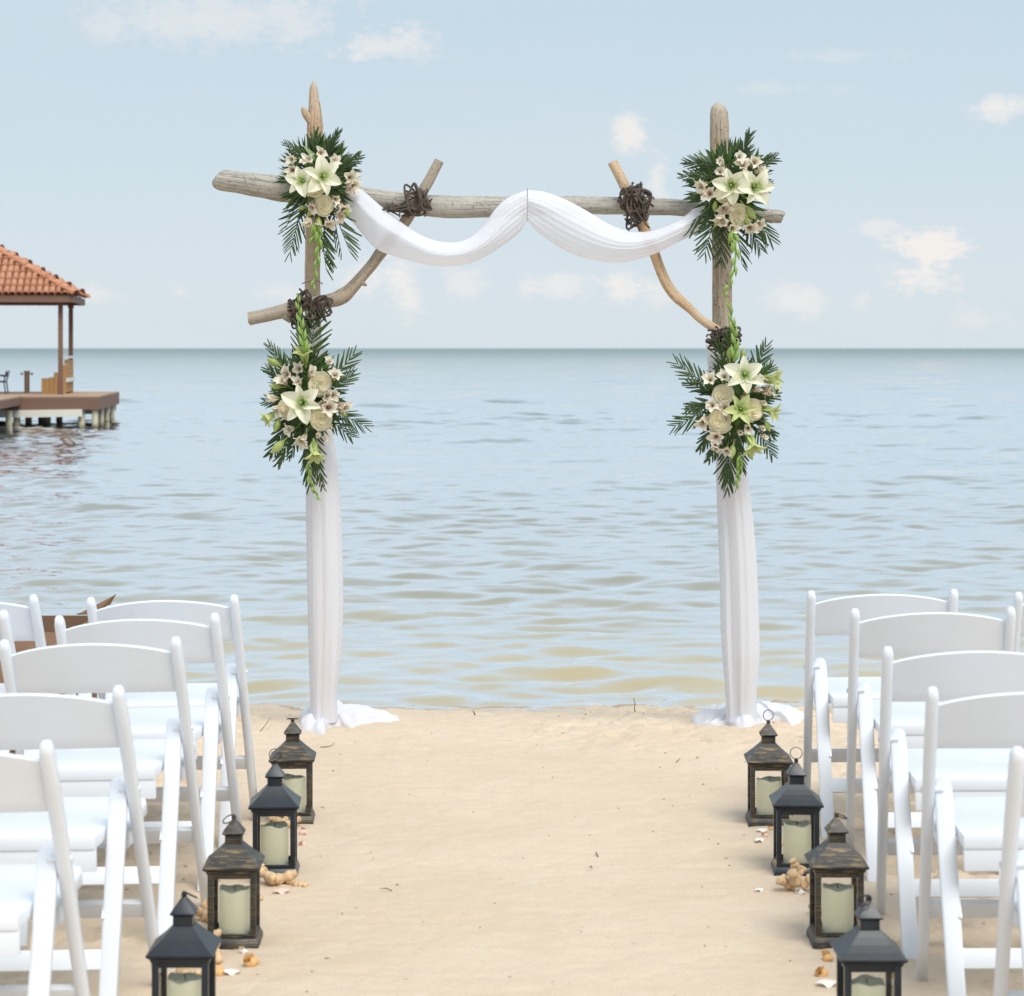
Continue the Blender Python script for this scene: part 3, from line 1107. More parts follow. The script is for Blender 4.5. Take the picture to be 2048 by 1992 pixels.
def leaf_mesh(name, m, wd, n=8, fold=.25, droop=.25, lobes=0):
    mb = MB(); rows = []
    for i in range(n + 1):
        t = i / n
        w = wd * math.sin(math.pi * min(1, t * .96 + .04) ** .8) ** .9 * (1 - .25 * t)
        if i == n: w = .01
        if lobes and i % 2: w *= .6
        z = -droop * t * t
        rows.append([Vector((t, -w / 2, z + fold * w * .5)), Vector((t, 0, z)), Vector((t, w / 2, z + fold * w * .5))])
    mb.grid(rows)
    return mb.mesh(name, m, auto=0, weld=False)
LEAF = [leaf_mesh('leaf', M['leaf'], .30), leaf_mesh('leaf', M['leaf'], .22, droop=.05), leaf_mesh('leaf', M['leaf'], .16, droop=-.1), leaf_mesh('leaf', M['leaf'], .36, n=10, lobes=1)]
LEAFL = leaf_mesh('leaf', M['leaf_light'], .26, droop=.3)
BLADE = leaf_mesh('leaf', M['palm'], .13, droop=.02, fold=.5)


def orient(p, axis, roll, scale):
    """matrix that sends local +Z to axis"""
    z = Vector(axis).normalized()
    x = Vector((0, 0, 1)) if abs(z.z) < .95 else Vector((1, 0, 0))
    x = (x - z * x.dot(z)).normalized()
    y = z.cross(x)
    M3 = Matrix((x, y, z)).transposed() @ Matrix.Rotation(roll, 3, 'Z')
    return Matrix.Translation(p) @ (M3 @ Matrix.Scale(scale, 3)).to_4x4()


def lay(p, dirv, nrm, scale, sw=1.0):
    """matrix that sends local +X to dirv with local +Z near nrm"""
    x = Vector(dirv).normalized()
    z = Vector(nrm); z = (z - x * z.dot(x)).normalized()
    y = z.cross(x)
    M3 = Matrix((x * scale, y * scale * sw, z * scale)).transposed()
    return Matrix.Translation(p) @ M3.to_4x4()


class Arr:
    def __init__(s, cx, cy, dy, label, seed):
        s.c = A(cx, cy, dy); s.cx, s.cy, s.dy = cx, cy, dy
        s.r = random.Random(seed)
        s.e = empty('flower_arrangement', s.c)
        tag(s.e, label, 'flowers', 'flower arrangements tied to the arch')
        mb = MB()     # foam block holding the stems
        rows = []
        for i in range(9):
            t = math.pi * i / 8
            rows.append([Vector((.055 * math.sin(t) * math.cos(6.283 * k / 12), .03 * math.sin(t) * math.sin(6.283 * k / 12) + .02, .085 * math.cos(t))) for k in range(13)])
        mb.grid(rows)
        mb.obj('foam_block', M['leaf'], s.e)

    def p(s, px, py, out=0.0):
        return A(px, py, s.dy - out) - s.c

    def lily(s, px, py, r_px, axis=(0, -1, 0), roll=None, kind='open', lens=None, out=.07):
        r = s.r
        roll = r.uniform(0, 6) if roll is None else roll
        me = {'open': LP, 'green': LPg, 'trumpet': LPt}[kind]
        sc_ = 1.1 * r_px / S / (.93 if kind != 'trumpet' else .95)
        m0 = orient(s.p(px, py, out), axis, 0, sc_)
        L = put('lily', LS, s.e, mat=m0)
        if kind != 'open':
            L['label'] = 'yellow green half open lily'
        for k in range(6):
            ln = lens[k] if lens else r.uniform(.88, 1.08)
            wd = 1.15 if k % 2 else .85
            a = roll + k * 1.047 + r.uniform(-.12, .12)
            mm = Matrix.Rotation(a, 4, 'Z') @ Matrix.Diagonal((ln, ln * wd, 1.0 if kind == 'trumpet' else r.uniform(.6, 1.1), 1))
            put('petal', me, L, mat=mm)

    def rose(s, px, py, r_px, axis=None, out=.085):
        r = s.r
        axis = axis or (r.uniform(-.35, .35), -1, r.uniform(-.25, .35))
        put('rose', RM, s.e, mat=orient(s.p(px, py, out - .02), axis, r.uniform(0, 6), r_px / S / 1.08))

    def al(s, px, py, r_px=14, out=.075, bud=False):
        r = s.r
        ax = Vector(((px - s.cx) / 60 + r.uniform(-.7, .7), -1, -(py - s.cy) / 80 + r.uniform(-.7, .7)))
        me = AMb if bud else r.choice(AM)
        put('alstroemeria', me, s.e, mat=orient(s.p(px, py, out - .012), ax, r.uniform(0, 6), r_px / S * (r.uniform(1.65, 2.1) if not bud else 1.5)))

    def bud(s, px, py, len_px, ang, out=.07, tilt=-.25):
        d = Vector((math.cos(rad(ang)), tilt, math.sin(rad(ang)))).normalized()
        q = s.p(px, py, out) - d * (len_px / S * .5)
        put('lily_bud', BM, s.e, mat=orient(q, d, s.r.uniform(0, 3), len_px / S))

    def glad(s, pts, out=.06, n=9, big=1.0):
        """gladiolus spike: pixel path from base to tip"""
        mb = MB()
        sp = spline(pts, 20)
        path = [s.p(q[0], q[1], out) for q in sp]
        mb.tube(path, [.0045 * (1 - .7 * i / 19) + .0008 for i in range(20)], 6, True)
        for k in range(n):
            t = k / n
            i = int(t * 18)
            d = (path[i + 1] - path[i]).normalized()
            side = Vector((-d.z, 0, d.x)) * (1 if k % 2 else -1)
            L = (.052 * (1 - .45 * t)) * big
            b0 = path[i]
            w = .0085 * (1 - .45 * t) * big
            q = [b0, b0 + d * L * .35 + side * w * 1.1 - Vector((0, .006, 0)), b0 + d * L * .75 + side * w * 1.5 - Vector((0, .006, 0)), b0 + d * L * 1.1 + side * w * 1.9]
            qs = [Vector(v_) for v_ in spline(q, 8)]
            mb.tube(qs, [w * z_ for z_ in (.35, .7, .95, 1, .85, .6, .35, .08)], 7, True)
        mb.obj('gladiolus', M['glad'], s.e, auto=0)

    def frond(s, base, tip, wid, n=11, out=.02, both=True, cut=None, lean=50, lw=7, side=0, curve=0.0, otip=None):
        """palm frond: feather of narrow leaflets along a rib, in pixels"""
        r = s.r
        b = Vector((base[0], base[1])); e = Vector((tip[0], tip[1]))
        d = e - b; L = d.length; d.normalize(); nrm = Vector((-d.y, d.x))
        mb = MB()
        mid = (b + e) / 2 + nrm * curve
        sp = spline([tuple(b), tuple(mid), tuple(e)], 16)
        o2 = out if otip is None else otip
        rib = [s.p(q[0], q[1], out + (o2 - out) * i / 15 + .015 * math.sin(i / 15 * 3.14)) for i, q in enumerate(sp)]
        mb.tube(rib, [.0028 * (1 - .8 * i / 15) + .0005 for i in range(16)], 5, True)
        for k in range(n):
            t = .10 + .90 * k / (n - 1)
            q = sp[min(15, int(t * 15))]
            o = out + (o2 - out) * t + .015 * math.sin(t * 3.14)
            tb = Vector(sp[min(15, int(t * 15) + 1)]) - Vector(sp[max(0, int(t * 15) - 1)])
            tb.normalize(); tn = Vector((-tb.y, tb.x))
            for sg in (-1, 1):
                if side and sg != side: continue
                a = rad(lean * (1 - .45 * t) + r.uniform(-5, 5))
                ln = 1.14 * wid * (.55 + .45 * math.sin(math.pi * min(1, t * .8 + .15))) * r.uniform(.88, 1.08)
                if t > .9: ln *= .9
                dv = tb * math.cos(a) + tn * sg * math.sin(a)
                w = lw * .62 * r.uniform(.8, 1.15) * (1 - .4 * t)
                blunt = r.random() < .7
                pn = Vector((-dv.y, dv.x))
                rows = []
                bend = r.uniform(-.10, .10)
                for i in range(5):
                    u_ = i / 4
                    ww = w * (.45, 1.0, 1.0, .85, .6 if blunt else .04)[i]
                    c = Vector((q[0], q[1])) + dv * ln * u_ + pn * bend * ln * u_ * u_
                    skew = (ww * .8 if (blunt and i == 4) else 0)
                    oo = o + .012 * u_ - .018 * u_ * u_ + r.uniform(-.001, .001)
                    rows.append([s.p(c.x - pn.x * ww / 2, c.y - pn.y * ww / 2, oo - .002), s.p(c.x, c.y, oo + .0025),
                                 s.p(c.x + pn.x * ww / 2 + dv.x * skew, c.y + pn.y * ww / 2 + dv.y * skew, oo - .002)])
                mb.grid(rows)
        mb.obj('palm_frond', M['palm'], s.e, auto=0, weld=False)

    def fill(s, n, rx, ry):
        s.leaves(n, rx, ry, (38, 60), inner=.60, blades=.35)
        s.leaves(n // 2, rx + 12, ry + 8, (30, 56), inner=.92, blades=.9)

    def leaves(s, n, rx, ry, ln=(30, 52), cx=None, cy=None, inner=.15, a0=0, a1=360, light=.08, blades=0):
        r = s.r
        cx = cx or s.cx; cy = cy or s.cy
        for k in range(n):
            a = rad(a0 + (a1 - a0) * (k + r.random()) / n)
            q = inner + (1 - inner) * r.random() ** .6
            L = r.uniform(*ln)
            d2 = Vector((math.cos(a), -math.sin(a)))
            ext = Vector((cx + (rx + 10) * d2.x * q, cy + (ry + 8) * d2.y * q))       # tip
            jit = Matrix.Rotation(r.uniform(-.35, .35), 2)
            dd = jit @ d2
            b = ext - dd * L
            out = .055 * (1 - q) + r.uniform(-.012, .02)
            dv = Vector((dd.x, -r.uniform(-.1, .5) * (1 - q * .7), -dd.y))
            nr = Vector((r.uniform(-.5, .5), -1, r.uniform(-.4, .6)))
            me = LEAFL if r.random() < light else (BLADE if r.random() < blades else r.choice(LEAF))
            put('leaf', me, s.e, mat=lay(s.p(b.x, b.y, out), dv, nr, L / S, r.uniform(.8, 1.2)))


# top left
a = Arr(645, 372, -.17, 'upper left palm and lily arrangement where the crossbeam meets the left post', 3)
a.leaves(62, 78, 95, (30, 55), inner=.35, blades=.3)
a.leaves(46, 82, 98, (34, 58), a0=5, a1=178, inner=.85, blades=.55, cy=375)
a.leaves(24, 48, 62, (24, 38), inner=.3, light=.3)
a.frond((618, 405), (590, 508), 34, 13, lean=42, lw=6)
a.frond((612, 395), (580, 465), 26, 9, lean=55, lw=6, side=1)
a.frond((646, 430), (660, 540), 40, 12, lean=40, lw=9, side=-1)
a.frond((650, 425), (668, 528), 26, 9, lean=35, lw=7)
a.frond((672, 415), (706, 506), 42, 11, lean=42, lw=8, side=-1)
a.frond((672, 420), (690, 510), 26, 8, lean=30, lw=6, side=1)
a.frond((625, 330), (583, 298), 20, 8, lean=30, lw=5)
a.frond((640, 320), (640, 276), 24, 9, lean=28, lw=6)
a.frond((660, 325), (682, 276), 24, 9, lean=30, lw=6)
a.frond((680, 350), (722, 322), 24, 8, lean=35, lw=8)
a.lily(619, 374, 38, (-.25, -1, .1), roll=.35, out=.085)
a.lily(655, 366, 44, (.30, -1, .05), roll=1.25, out=.10)
a.rose(639, 384, 17); a.rose(658, 419, 16); a.rose(642, 372, 12, out=.08)
for q in ((604, 328), (601, 350), (648, 320), (634, 336), (671, 337), (662, 346), (702, 361), (700, 390), (687, 416), (638, 410), (629, 440), (644, 446), (661, 446), (681, 433), (702, 376), (674, 402)):
    a.al(*q, r_px=a.r.uniform(13, 17))
for q in ((616, 423, 18, 200), (632, 432, 22, 230), (702, 430, 26, -62), (648, 455, 30, -88)):
    a.bud(*q)
a.glad([(644, 450), (648, 480), (646, 520), (639, 565), (637, 578)], n=10, out=.075)
a.glad([(643, 452), (640, 475), (634, 492)], n=3, out=.075)

a.fill(46, 62, 82)
# top right
a = Arr(1450, 380, -.17, 'upper right palm and lily arrangement where the crossbeam meets the thick right post', 5)
a.leaves(58, 78, 95, (30, 55), inner=.35, blades=.3)
a.leaves(44, 86, 96, (34, 60), a0=-5, a1=200, inner=.85, blades=.5, cy=382)
a.leaves(24, 50, 62, (24, 38), inner=.3, light=.3)
a.frond((1425, 415), (1370, 452), 44, 9, lean=35, lw=9, side=-1)
a.frond((1425, 420), (1402, 508), 38, 12, lean=48, lw=8)
a.frond((1440, 440), (1432, 530), 30, 10, lean=42, lw=7)
a.frond((1460, 450), (1474, 530), 34, 11, lean=42, lw=6, side=-1)
a.frond((1485, 425), (1528, 480), 40, 9, lean=30, lw=6)
a.frond((1480, 440), (1508, 498), 36, 9, lean=32, lw=6)
a.frond((1420, 340), (1368, 332), 26, 8, lean=32, lw=6)
a.frond((1415, 365), (1360, 360), 24, 8, lean=35, lw=6)
a.frond((1470, 330), (1488, 282), 28, 8, lean=28, lw=7)
a.frond((1490, 345), (1534, 326), 26, 8, lean=34, lw=7)
a.lily(1450, 380, 42, (-.1, -1, -.1), roll=.2, out=.095)
a.lily(1489, 385, 44, (.4, -1, 0), roll=.6, out=.10)
a.rose(1464, 437, 17); a.rose(1434, 396, 14); a.rose(1478, 372, 14, out=.075); a.rose(1450, 424, 12)
for q in ((1435, 340), (1461, 328), (1428, 360), (1404, 376), (1413, 398), (1402, 388), (1471, 348), (1489, 341), (1497, 355), (1437, 415), (1440, 447), (1446, 460), (1484, 457), (1501, 447), (1432, 432)):
    a.al(*q, r_px=a.r.uniform(13, 17))
for q in ((1419, 421, 22, 88), (1487, 432, 36, -52), (1481, 448, 30, -58), (1423, 452, 20, 60), (1502, 334, 24, 70), (1460, 462, 24, -85)):
    a.bud(*q)
a.glad([(1452, 465), (1458, 500), (1456, 540), (1444, 575), (1434, 596)], n=10, out=.085)
a.glad([(1452, 468), (1452, 490), (1454, 500)], n=3, out=.085)

a.fill(46, 62, 82)
# lower left
a = Arr(620, 788, -.16, 'lower left lily and rose arrangement on the left post, below the bent brace', 8)
a.leaves(95, 72, 100, (32, 60), inner=.3, blades=.15)
a.leaves(30, 52, 66, (24, 38), inner=.3, light=.3)
a.leaves(10, 64, 40, (30, 45), a0=160, a1=200, inner=.8)
a.frond((622, 740), (640, 640), 44, 11, lean=52, lw=9)
a.frond((612, 745), (606, 645), 26, 8, lean=40, lw=7)
a.frond((600, 760), (552, 695), 30, 9, lean=32, lw=7)
a.frond((595, 775), (550, 740), 28, 8, lean=35, lw=8)
a.frond((655, 775), (712, 712), 36, 9, lean=40, lw=8)
a.frond((660, 785), (708, 750), 30, 8, lean=35, lw=7)
a.frond((660, 810), (734, 848), 34, 12, lean=40, lw=6)
a.frond((655, 825), (706, 868), 28, 9, lean=40, lw=7)
a.frond((590, 830), (552, 900), 32, 9, lean=32, lw=9)
a.frond((600, 850), (568, 918), 28, 8, lean=28, lw=9)
a.frond((612, 855), (590, 905), 24, 6, lean=28, lw=9)
a.frond((624, 850), (628, 962), 34, 12, lean=32, lw=8)
a.frond((632, 850), (652, 962), 30, 11, lean=30, lw=8)
a.frond((590, 800), (542, 800), 24, 7, lean=42, lw=8)
a.lily(619, 803, 45, (-.05, -1, .05), roll=.25, out=.095)
a.lily(622, 728, 42, (-.1, -.75, 1.0), roll=.2, kind='trumpet', out=.07)
a.lily(638, 878, 42, (.15, -.6, -1.0), roll=.4, kind='trumpet', out=.075)
a.lily(567, 820, 34, (-.9, -.5, -.6), roll=.4, kind='trumpet', out=.06)
a.rose(648, 765, 19); a.rose(651, 834, 18, (.1, -1, -.15)); a.rose(588, 814, 17, (-.35, -1, .1))
for q in ((666, 730), (616, 741), (594, 751), (586, 768), (611, 771), (628, 755), (676, 758), (668, 788), (568, 794), (646, 804), (664, 810), (684, 808), (600, 852), (622, 864), (656, 792), (574, 808)):
    a.al(*q, r_px=a.r.uniform(13, 17))
for q in ((648, 858), (655, 868), (668, 846)):
    a.al(*q, r_px=12, bud=True)
for q in ((560, 724, 30, 150), (564, 771, 26, 175), (566, 846, 30, -105), (568, 888, 36, -135), (694, 821, 24, -40), (620, 690, 20, 85)):
    a.bud(*q)
a.glad([(622, 705), (618, 670), (612, 630), (608, 590)], n=9, out=.11)
a.glad([(628, 920), (630, 950), (640, 975), (651, 993)], n=7, out=.075, big=.7)

a.fill(70, 60, 88)
# lower right
a = Arr(1462, 800, -.16, 'lower right flower arrangement on the right post, a large open lily at its top', 13)
a.leaves(90, 66, 98, (32, 58), inner=.3, blades=.15)
a.leaves(30, 50, 66, (24, 38), inner=.3, light=.35)
a.frond((1420, 780), (1350, 728), 36, 11, lean=42, lw=7)
a.frond((1415, 785), (1372, 765), 24, 6, lean=38, lw=8)
a.frond((1420, 810), (1345, 848), 34, 11, lean=42, lw=7)
a.frond((1415, 800), (1372, 815), 26, 7, lean=40, lw=8)
a.frond((1420, 840), (1395, 890), 26, 7, lean=32, lw=9)
a.frond((1490, 765), (1520, 695), 32, 9, lean=42, lw=9)
a.frond((1495, 770), (1530, 735), 26, 8, lean=38, lw=8)
a.frond((1505, 800), (1540, 785), 24, 7, lean=38, lw=8)
a.frond((1500, 850), (1532, 902), 28, 8, lean=38, lw=7)
a.frond((1505, 840), (1534, 866), 24, 7, lean=36, lw=7)
a.frond((1448, 865), (1446, 968), 38, 13, lean=34, lw=8)
a.frond((1440, 860), (1412, 912), 26, 7, lean=30, lw=9)
a.frond((1462, 860), (1474, 930), 28, 8, lean=30, lw=9)
a.frond((1440, 740), (1424, 680), 26, 9, lean=38, lw=6)
a.frond((1455, 730), (1448, 665), 24, 8, lean=32, lw=7)
a.lily(1474, 750, 44, (0, -1, .15), roll=.1, out=.10)
a.lily(1466, 816, 36, (0, -1, .1), roll=.5, kind='green', out=.10)
a.lily(1508, 755, 44, (1.0, -.6, -.05), roll=.3, kind='trumpet', out=.06)
a.lily(1510, 812, 38, (.9, -.6, -.35), roll=.8, kind='trumpet', out=.06)
a.lily(1485, 862, 44, (.2, -.6, -1.0), roll=.2, kind='trumpet', out=.08)
a.rose(1436, 788, 17, (-.2, -1, .1)); a.rose(1429, 838, 19, (-.15, -1, -.15)); a.rose(1493, 817, 17)
for q in ((1412, 765), (1438, 759), (1418, 812), (1404, 830), (1442, 817), (1424, 866), (1426, 884), (1444, 888), (1450, 830), (1486, 846), (1500, 766), (1512, 782)):
    a.al(*q, r_px=a.r.uniform(13, 17))
for q in ((1470, 792), (1494, 780), (1516, 774), (1508, 800), (1464, 858), (1506, 848), (1508, 866), (1490, 760), (1476, 786)):
    a.al(*q, r_px=13, bud=True)
for q in ((1474, 708, 24, 88), (1448, 707, 26, 92), (1453, 898, 30, -100), (1488, 904, 22, -65), (1522, 848, 24, -70)):
    a.bud(*q)
a.glad([(1454, 722), (1456, 680), (1450, 640), (1442, 600)], n=10, out=.11)
a.glad([(1468, 905), (1466, 935), (1459, 978)], n=8, out=.075, big=.75)


a.fill(70, 56, 84)
# ------------------------------------------------------------------ chairs
def make_chair():
    e = empty('folding_chair', (0, 0, 0))
    yl = lambda z: .37 * (1 - z / .79)                   # line of the long members
    for sx in (-1, 1):
        mb = MB()
        pts = [(sx * .225, yl(z) - (.012 if z > .6 else 0) * ((z - .6) / .2), z) for z in (.004, .15, .3, .45, .6, .7, .77, .785, .79)]
        mb.tube(pts, [.0135, .0135, .0138, .0145, .015, .015, .0145, .011, .004], 12, True, flat=(1, 1.15), power=3.0, ref=(1, 0, 0))
        mb.obj('front_leg', M['resin'], e, auto=0)
        mb = MB()
        a_, b_ = Vector((sx * .189, .150, .555)), Vector((sx * .189, -.055, .003))
        d = (a_ - b_).normalized()
        s = [b_, b_ + d * .2, b_ + d * .4, a_ - d * .03, a_ - d * .012, a_ - d * .003, a_]
        mb.tube(s, [.021, .021, .0215, .0215, .019, .013, .004], 16, True, flat=(1, .52), power=5.0, ref=(1, 0, 0))
        mb.obj('rear_leg', M['resin'], e, auto=38)
        mb = MB()
        c = Vector((sx * .209, .128, .53))
        mb.tube([c - Vector((sx * .018, 0, 0)), c + Vector((sx * .034, 0, 0))], .007, 10)
        mb.obj('pivot_bolt', M['resin'], e)
        mb = MB()        # folding arm from the seat down to the rear leg
        mb.beam((sx * .170, .19, .41), (sx * .170, .03, .25), .008, .022, Vector((1, 0, 0)))
        mb.obj('side_link', M['resin'], e, bevel=.002)
    # backrest: arched board bowed to the rear
    mb = MB()
    n = 20
    front = []; back = []
    for i in range(n + 1):
        s = i / n * 2 - 1
        x = s * .213
        top = .744 + .032 * (1 - s * s) ** .9
        bot = .642 + .004 * (1 - s * s)
        bow = -.028 * (1 - s * s)
        fr = []; bk = []
        for j in range(6):
            t = j / 5
            z = bot + (top - bot) * t
            y = yl(z) + bow
            fr.append(Vector((x, y + .008, z))); bk.append(Vector((x, y - .009, z)))
        front.append(fr); back.append(bk)
    rows = []
    for i in range(n + 1):
        rows.append(front[i] + [front[i][-1] + Vector((0, -.004, .004)), back[i][-1] + Vector((0, .004, .004))] + back[i][::-1] + [back[i][0] + Vector((0, .004, -.004)), front[i][0] + Vector((0, -.004, -.004)), front[i][0]])
    mb.grid(rows)
    mb.obj('backrest', M['resin'], e, auto=50)
    # seat: wide in front, narrow between the rear legs
    def slab(half, z0, z1, inset=0.0):
        pts = []
        prof = [(.163, .0), (.163, .155), (.206, .185), (.207, .36), (.195, .405), (.165, .425), (.0, .430)]
        right = [(x - inset, y - (inset if y > .3 else -inset)) for x, y in prof]
        poly = right + [(-x, y) for x, y in right[::-1][1:]]
        return poly
    poly = slab(0, 0, 0)
    mb = MB()
    b = len(poly)
    top = [Vector((x, y, .452 - .012 * (1 - min(1, abs(y - .2) / .23)))) for x, y in poly]
    bt = [Vector((x, y, .418)) for x, y in poly]
    mb.add(top, [tuple(range(b))[::-1]], [(0, 0)] * b)
    mb.add(bt, [tuple(range(b))], [(0, 0)] * b)
    mb.add(top + bt, [(i, (i + 1) % b, b + (i + 1) % b, b + i) for i in range(b)], [(0, 0)] * (2 * b))
    mb.obj('seat', M['resin'], e, bevel=.006, auto=50)
    for c_, s_ in (((0, .012, .395), (.324, .016, .055)), ((0, .385, .395), (.38, .016, .05)), ((-.186, .29, .397), (.014, .17, .048)), ((.186, .29, .397), (.014, .17, .048))):
        mb = MB(); mb.box(c_, s_)
        mb.obj('seat_rim', M['resin'], e, bevel=.003)
    mb = MB()
    y0 = -.055 + (.205) * (.165 / .552)
    mb.box((0, y0, .168), (.345, .016, .046), Matrix.Rotation(-.4, 3, 'X'))
    mb.obj('stretcher', M['resin'], e, bevel=.004)
    mb = MB()
    mb.box((0, yl(.215), .215), (.43, .016, .05), Matrix.Rotation(.6, 3, 'X'))
    mb.obj('stretcher', M['resin'], e, bevel=.004)
    return e


chair0 = make_chair()
CH = [  # (x of the aisle-side upright, y of the back top, side, label)
    (-.867, 6.73, 0, 'white folding chair in the front row left of the aisle, nearest the water'),
    (-.852, 6.19, 0, 'white folding chair on the left aisle, second row back from the water'),
    (-.874, 5.61, 0, 'white folding chair on the left aisle, middle row beside the third bronze lantern'),
    (-.884, 4.87, 0, 'white folding chair on the left aisle, fourth row beside the nearest black lantern'),
    (-.908, 4.20, 0, 'white folding chair cut by the left frame edge, nearest the camera on the left'),
    (.953, 6.84, 1, 'white folding chair in the front row right of the aisle, nearest the water'),
    (1.005, 6.28, 1, 'white folding chair on the right aisle, second row back from the water'),
    (.966, 5.50, 1, 'white folding chair on the right aisle, third row, behind the third lantern'),
    (.963, 4.89, 1, 'white folding chair on the right aisle, fourth row beside the nearest black lantern'),
    (.985, 4.17, 1, 'white folding chair at the right frame edge, only its aisle upright showing'),
    (-1.487, 6.70, 0, 'white folding chair at the far left of the front row, before the cardboard box'),
    (-1.458, 6.19, 0, 'white folding chair at the left frame edge, outer seat of the second row'),
    (1.612, 6.84, 1, 'white folding chair at the right frame edge, outer seat of the front row'),
]
first = True
for (x, y, side, label) in CH:
    o = chair0 if first else copy_tree(chair0)
    first = False
    cx = x - .225 if side == 0 else x + .225
    o.location = (cx + .014, y, gz(cx, y + .2) - .003)
    o.rotation_euler = (R.uniform(-.006, .006), -.021 + R.uniform(-.004, .004), (-.03 if side == 0 else -.065) + R.uniform(-.01, .01))
    tag(o, label, 'chair', 'white folding chairs in rows beside the aisle')


# ------------------------------------------------------------------ lanterns
def frustum(mb, z0, w0, z1, w1):
    vs = [Vector((sx * w0, sy * w0, z0)) for sx, sy in ((-1, -1), (1, -1), (1, 1), (-1, 1))] + \
         [Vector((sx * w1, sy * w1, z1)) for sx, sy in ((-1, -1), (1, -1), (1, 1), (-1, 1))]
    mb.add(vs, [(3, 2, 1, 0), (4, 5, 6, 7), (0, 1, 5, 4), (1, 2, 6, 5), (2, 3, 7, 6), (3, 0, 4, 7)], [(0, 0)] * 8)


def make_lantern(mt, ring):
    e = empty('lantern', (0, 0, 0))
    mb = MB(); frustum(mb, 0, .071, .012, .069); frustum(mb, .0122, .069, .026, .062)
    mb.obj('base', mt, e, bevel=.0012)
    hb = .0625
    for sx in (-1, 1):
        for sy in (-1, 1):
            mb = MB(); mb.box((sx * (hb - .0075), sy * (hb - .0075), .110), (.015, .015, .167))
            mb.obj('corner_post', mt, e, bevel=.0012)
    for k in range(4):
        Mz = Matrix.Rotation(k * math.pi / 2, 3, 'Z')
        for z_, h_ in ((.0315, .010), (.1865, .013)):
            mb = MB(); mb.box(Mz @ Vector((0, -(hb - .007), z_)), (.0955, .009, h_), Mz)
            mb.obj('window_rail', mt, e, bevel=.0008)
    for k in range(4):
        Mz = Matrix.Rotation(k * math.pi / 2, 3, 'Z')
        mb = MB(); mb.box(Mz @ Vector((0, -(hb - .008), .1083)), (.0945, .0016, .1425), Mz)
        mb.obj('glass_pane', M['glass'], e, smooth=False)
    mb = MB(); frustum(mb, .1935, .0645, .200, .0665); frustum(mb, .2002, .0665, .206, .074); frustum(mb, .2062, .0745, .2095, .0745)
    vs = []
    for i, t in enumerate((0, .25, .5, .75, 1)):
        w = .0735 + (.0225 - .0735) * t - .002 * math.sin(t * math.pi)
        vs.append((.2098 + .052 * t, w))
    for (z0, w0), (z1, w1) in zip(vs[:-1], vs[1:]): frustum(mb, z0, w0, z1 - .00005, w1)
    mb.obj('roof', mt, e, weld=False, auto=25)
    mb = MB(); frustum(mb, .262, .0215, .284, .0215); frustum(mb, .2842, .0215, .288, .0275)
    mb.obj('chimney', mt, e, bevel=.0006)
    mb = MB(); frustum(mb, .2882, .0285, .2905, .0285); frustum(mb, .2907, .0278, .325, .0035)
    mb.obj('cap', mt, e, bevel=.0006)
    mb = MB()
    mb.tube([Vector((0, 0, .321)), Vector((0, 0, .325)), Vector((0, 0, .332)), Vector((0, 0, .336))], [.004, .0065, .006, .001], 10)
    mb.obj('finial', mt, e)
    mb = MB()
    pts = []
    for i in range(28):
        a = 6.283 * i / 28
        pts.append((.0175 * math.cos(a), 0, .0175 * math.sin(a) + .0175))
    if ring == 'up':
        Mr = Matrix.Rotation(R.uniform(-.3, .3), 3, 'Z')
        off = Vector((0, 0, .333))
    elif ring == 'flat':
        Mr = Matrix.Rotation(1.35, 3, 'X'); off = Vector((0, 0, .333))
    else:
        Mr = Matrix.Rotation({'left': 2.2, 'right': -.9}[ring], 3, 'Z') @ Matrix.Rotation(2.1, 3, 'X'); off = Vector((0, 0, .334))
    mb.tube([Mr @ Vector(q) + off for q in pts], .0013 if ring == 'up' else .0018, 6, False, closed=True)
    mb.obj('ring', mt, e)
    return e


def candle_mesh():
    mb = MB()
    rows = []
    n = 40
    def rim(a): return .117 + .003 * math.sin(2 * a + .4) + .002 * math.sin(5 * a)
    for (r, dz) in ((.0001, None), (.034, 0), (.0365, .001), (.0375, .006)):
        pass
    prof = []
    for k in range(n + 1):
        a = 6.283 * (k % n) / n
        c, s_ = math.cos(a), math.sin(a)
        h = rim(a)
        prof.append([Vector((.0375 * c, .0375 * s_, 0)), Vector((.0378 * c, .0378 * s_, .05)), Vector((.0375 * c, .0375 * s_, h - .004)), Vector((.036 * c, .036 * s_, h)),
                     Vector((.033 * c, .033 * s_, h - .001)), Vector((.031 * c, .031 * s_, h - .005)), Vector((.012 * c, .012 * s_, .111)), Vector((0, 0, .111))])
    mb.grid(prof)
    return mb.mesh('pillar_candle', M['candle'], auto=0)
CM = candle_mesh()
wick = MB(); wick.tube([(0, 0, 0), (.0005, 0, .008), (.002, 0, .014)], [.0012, .0011, .0007], 6)
WM = wick.mesh('wick', M['wick'])

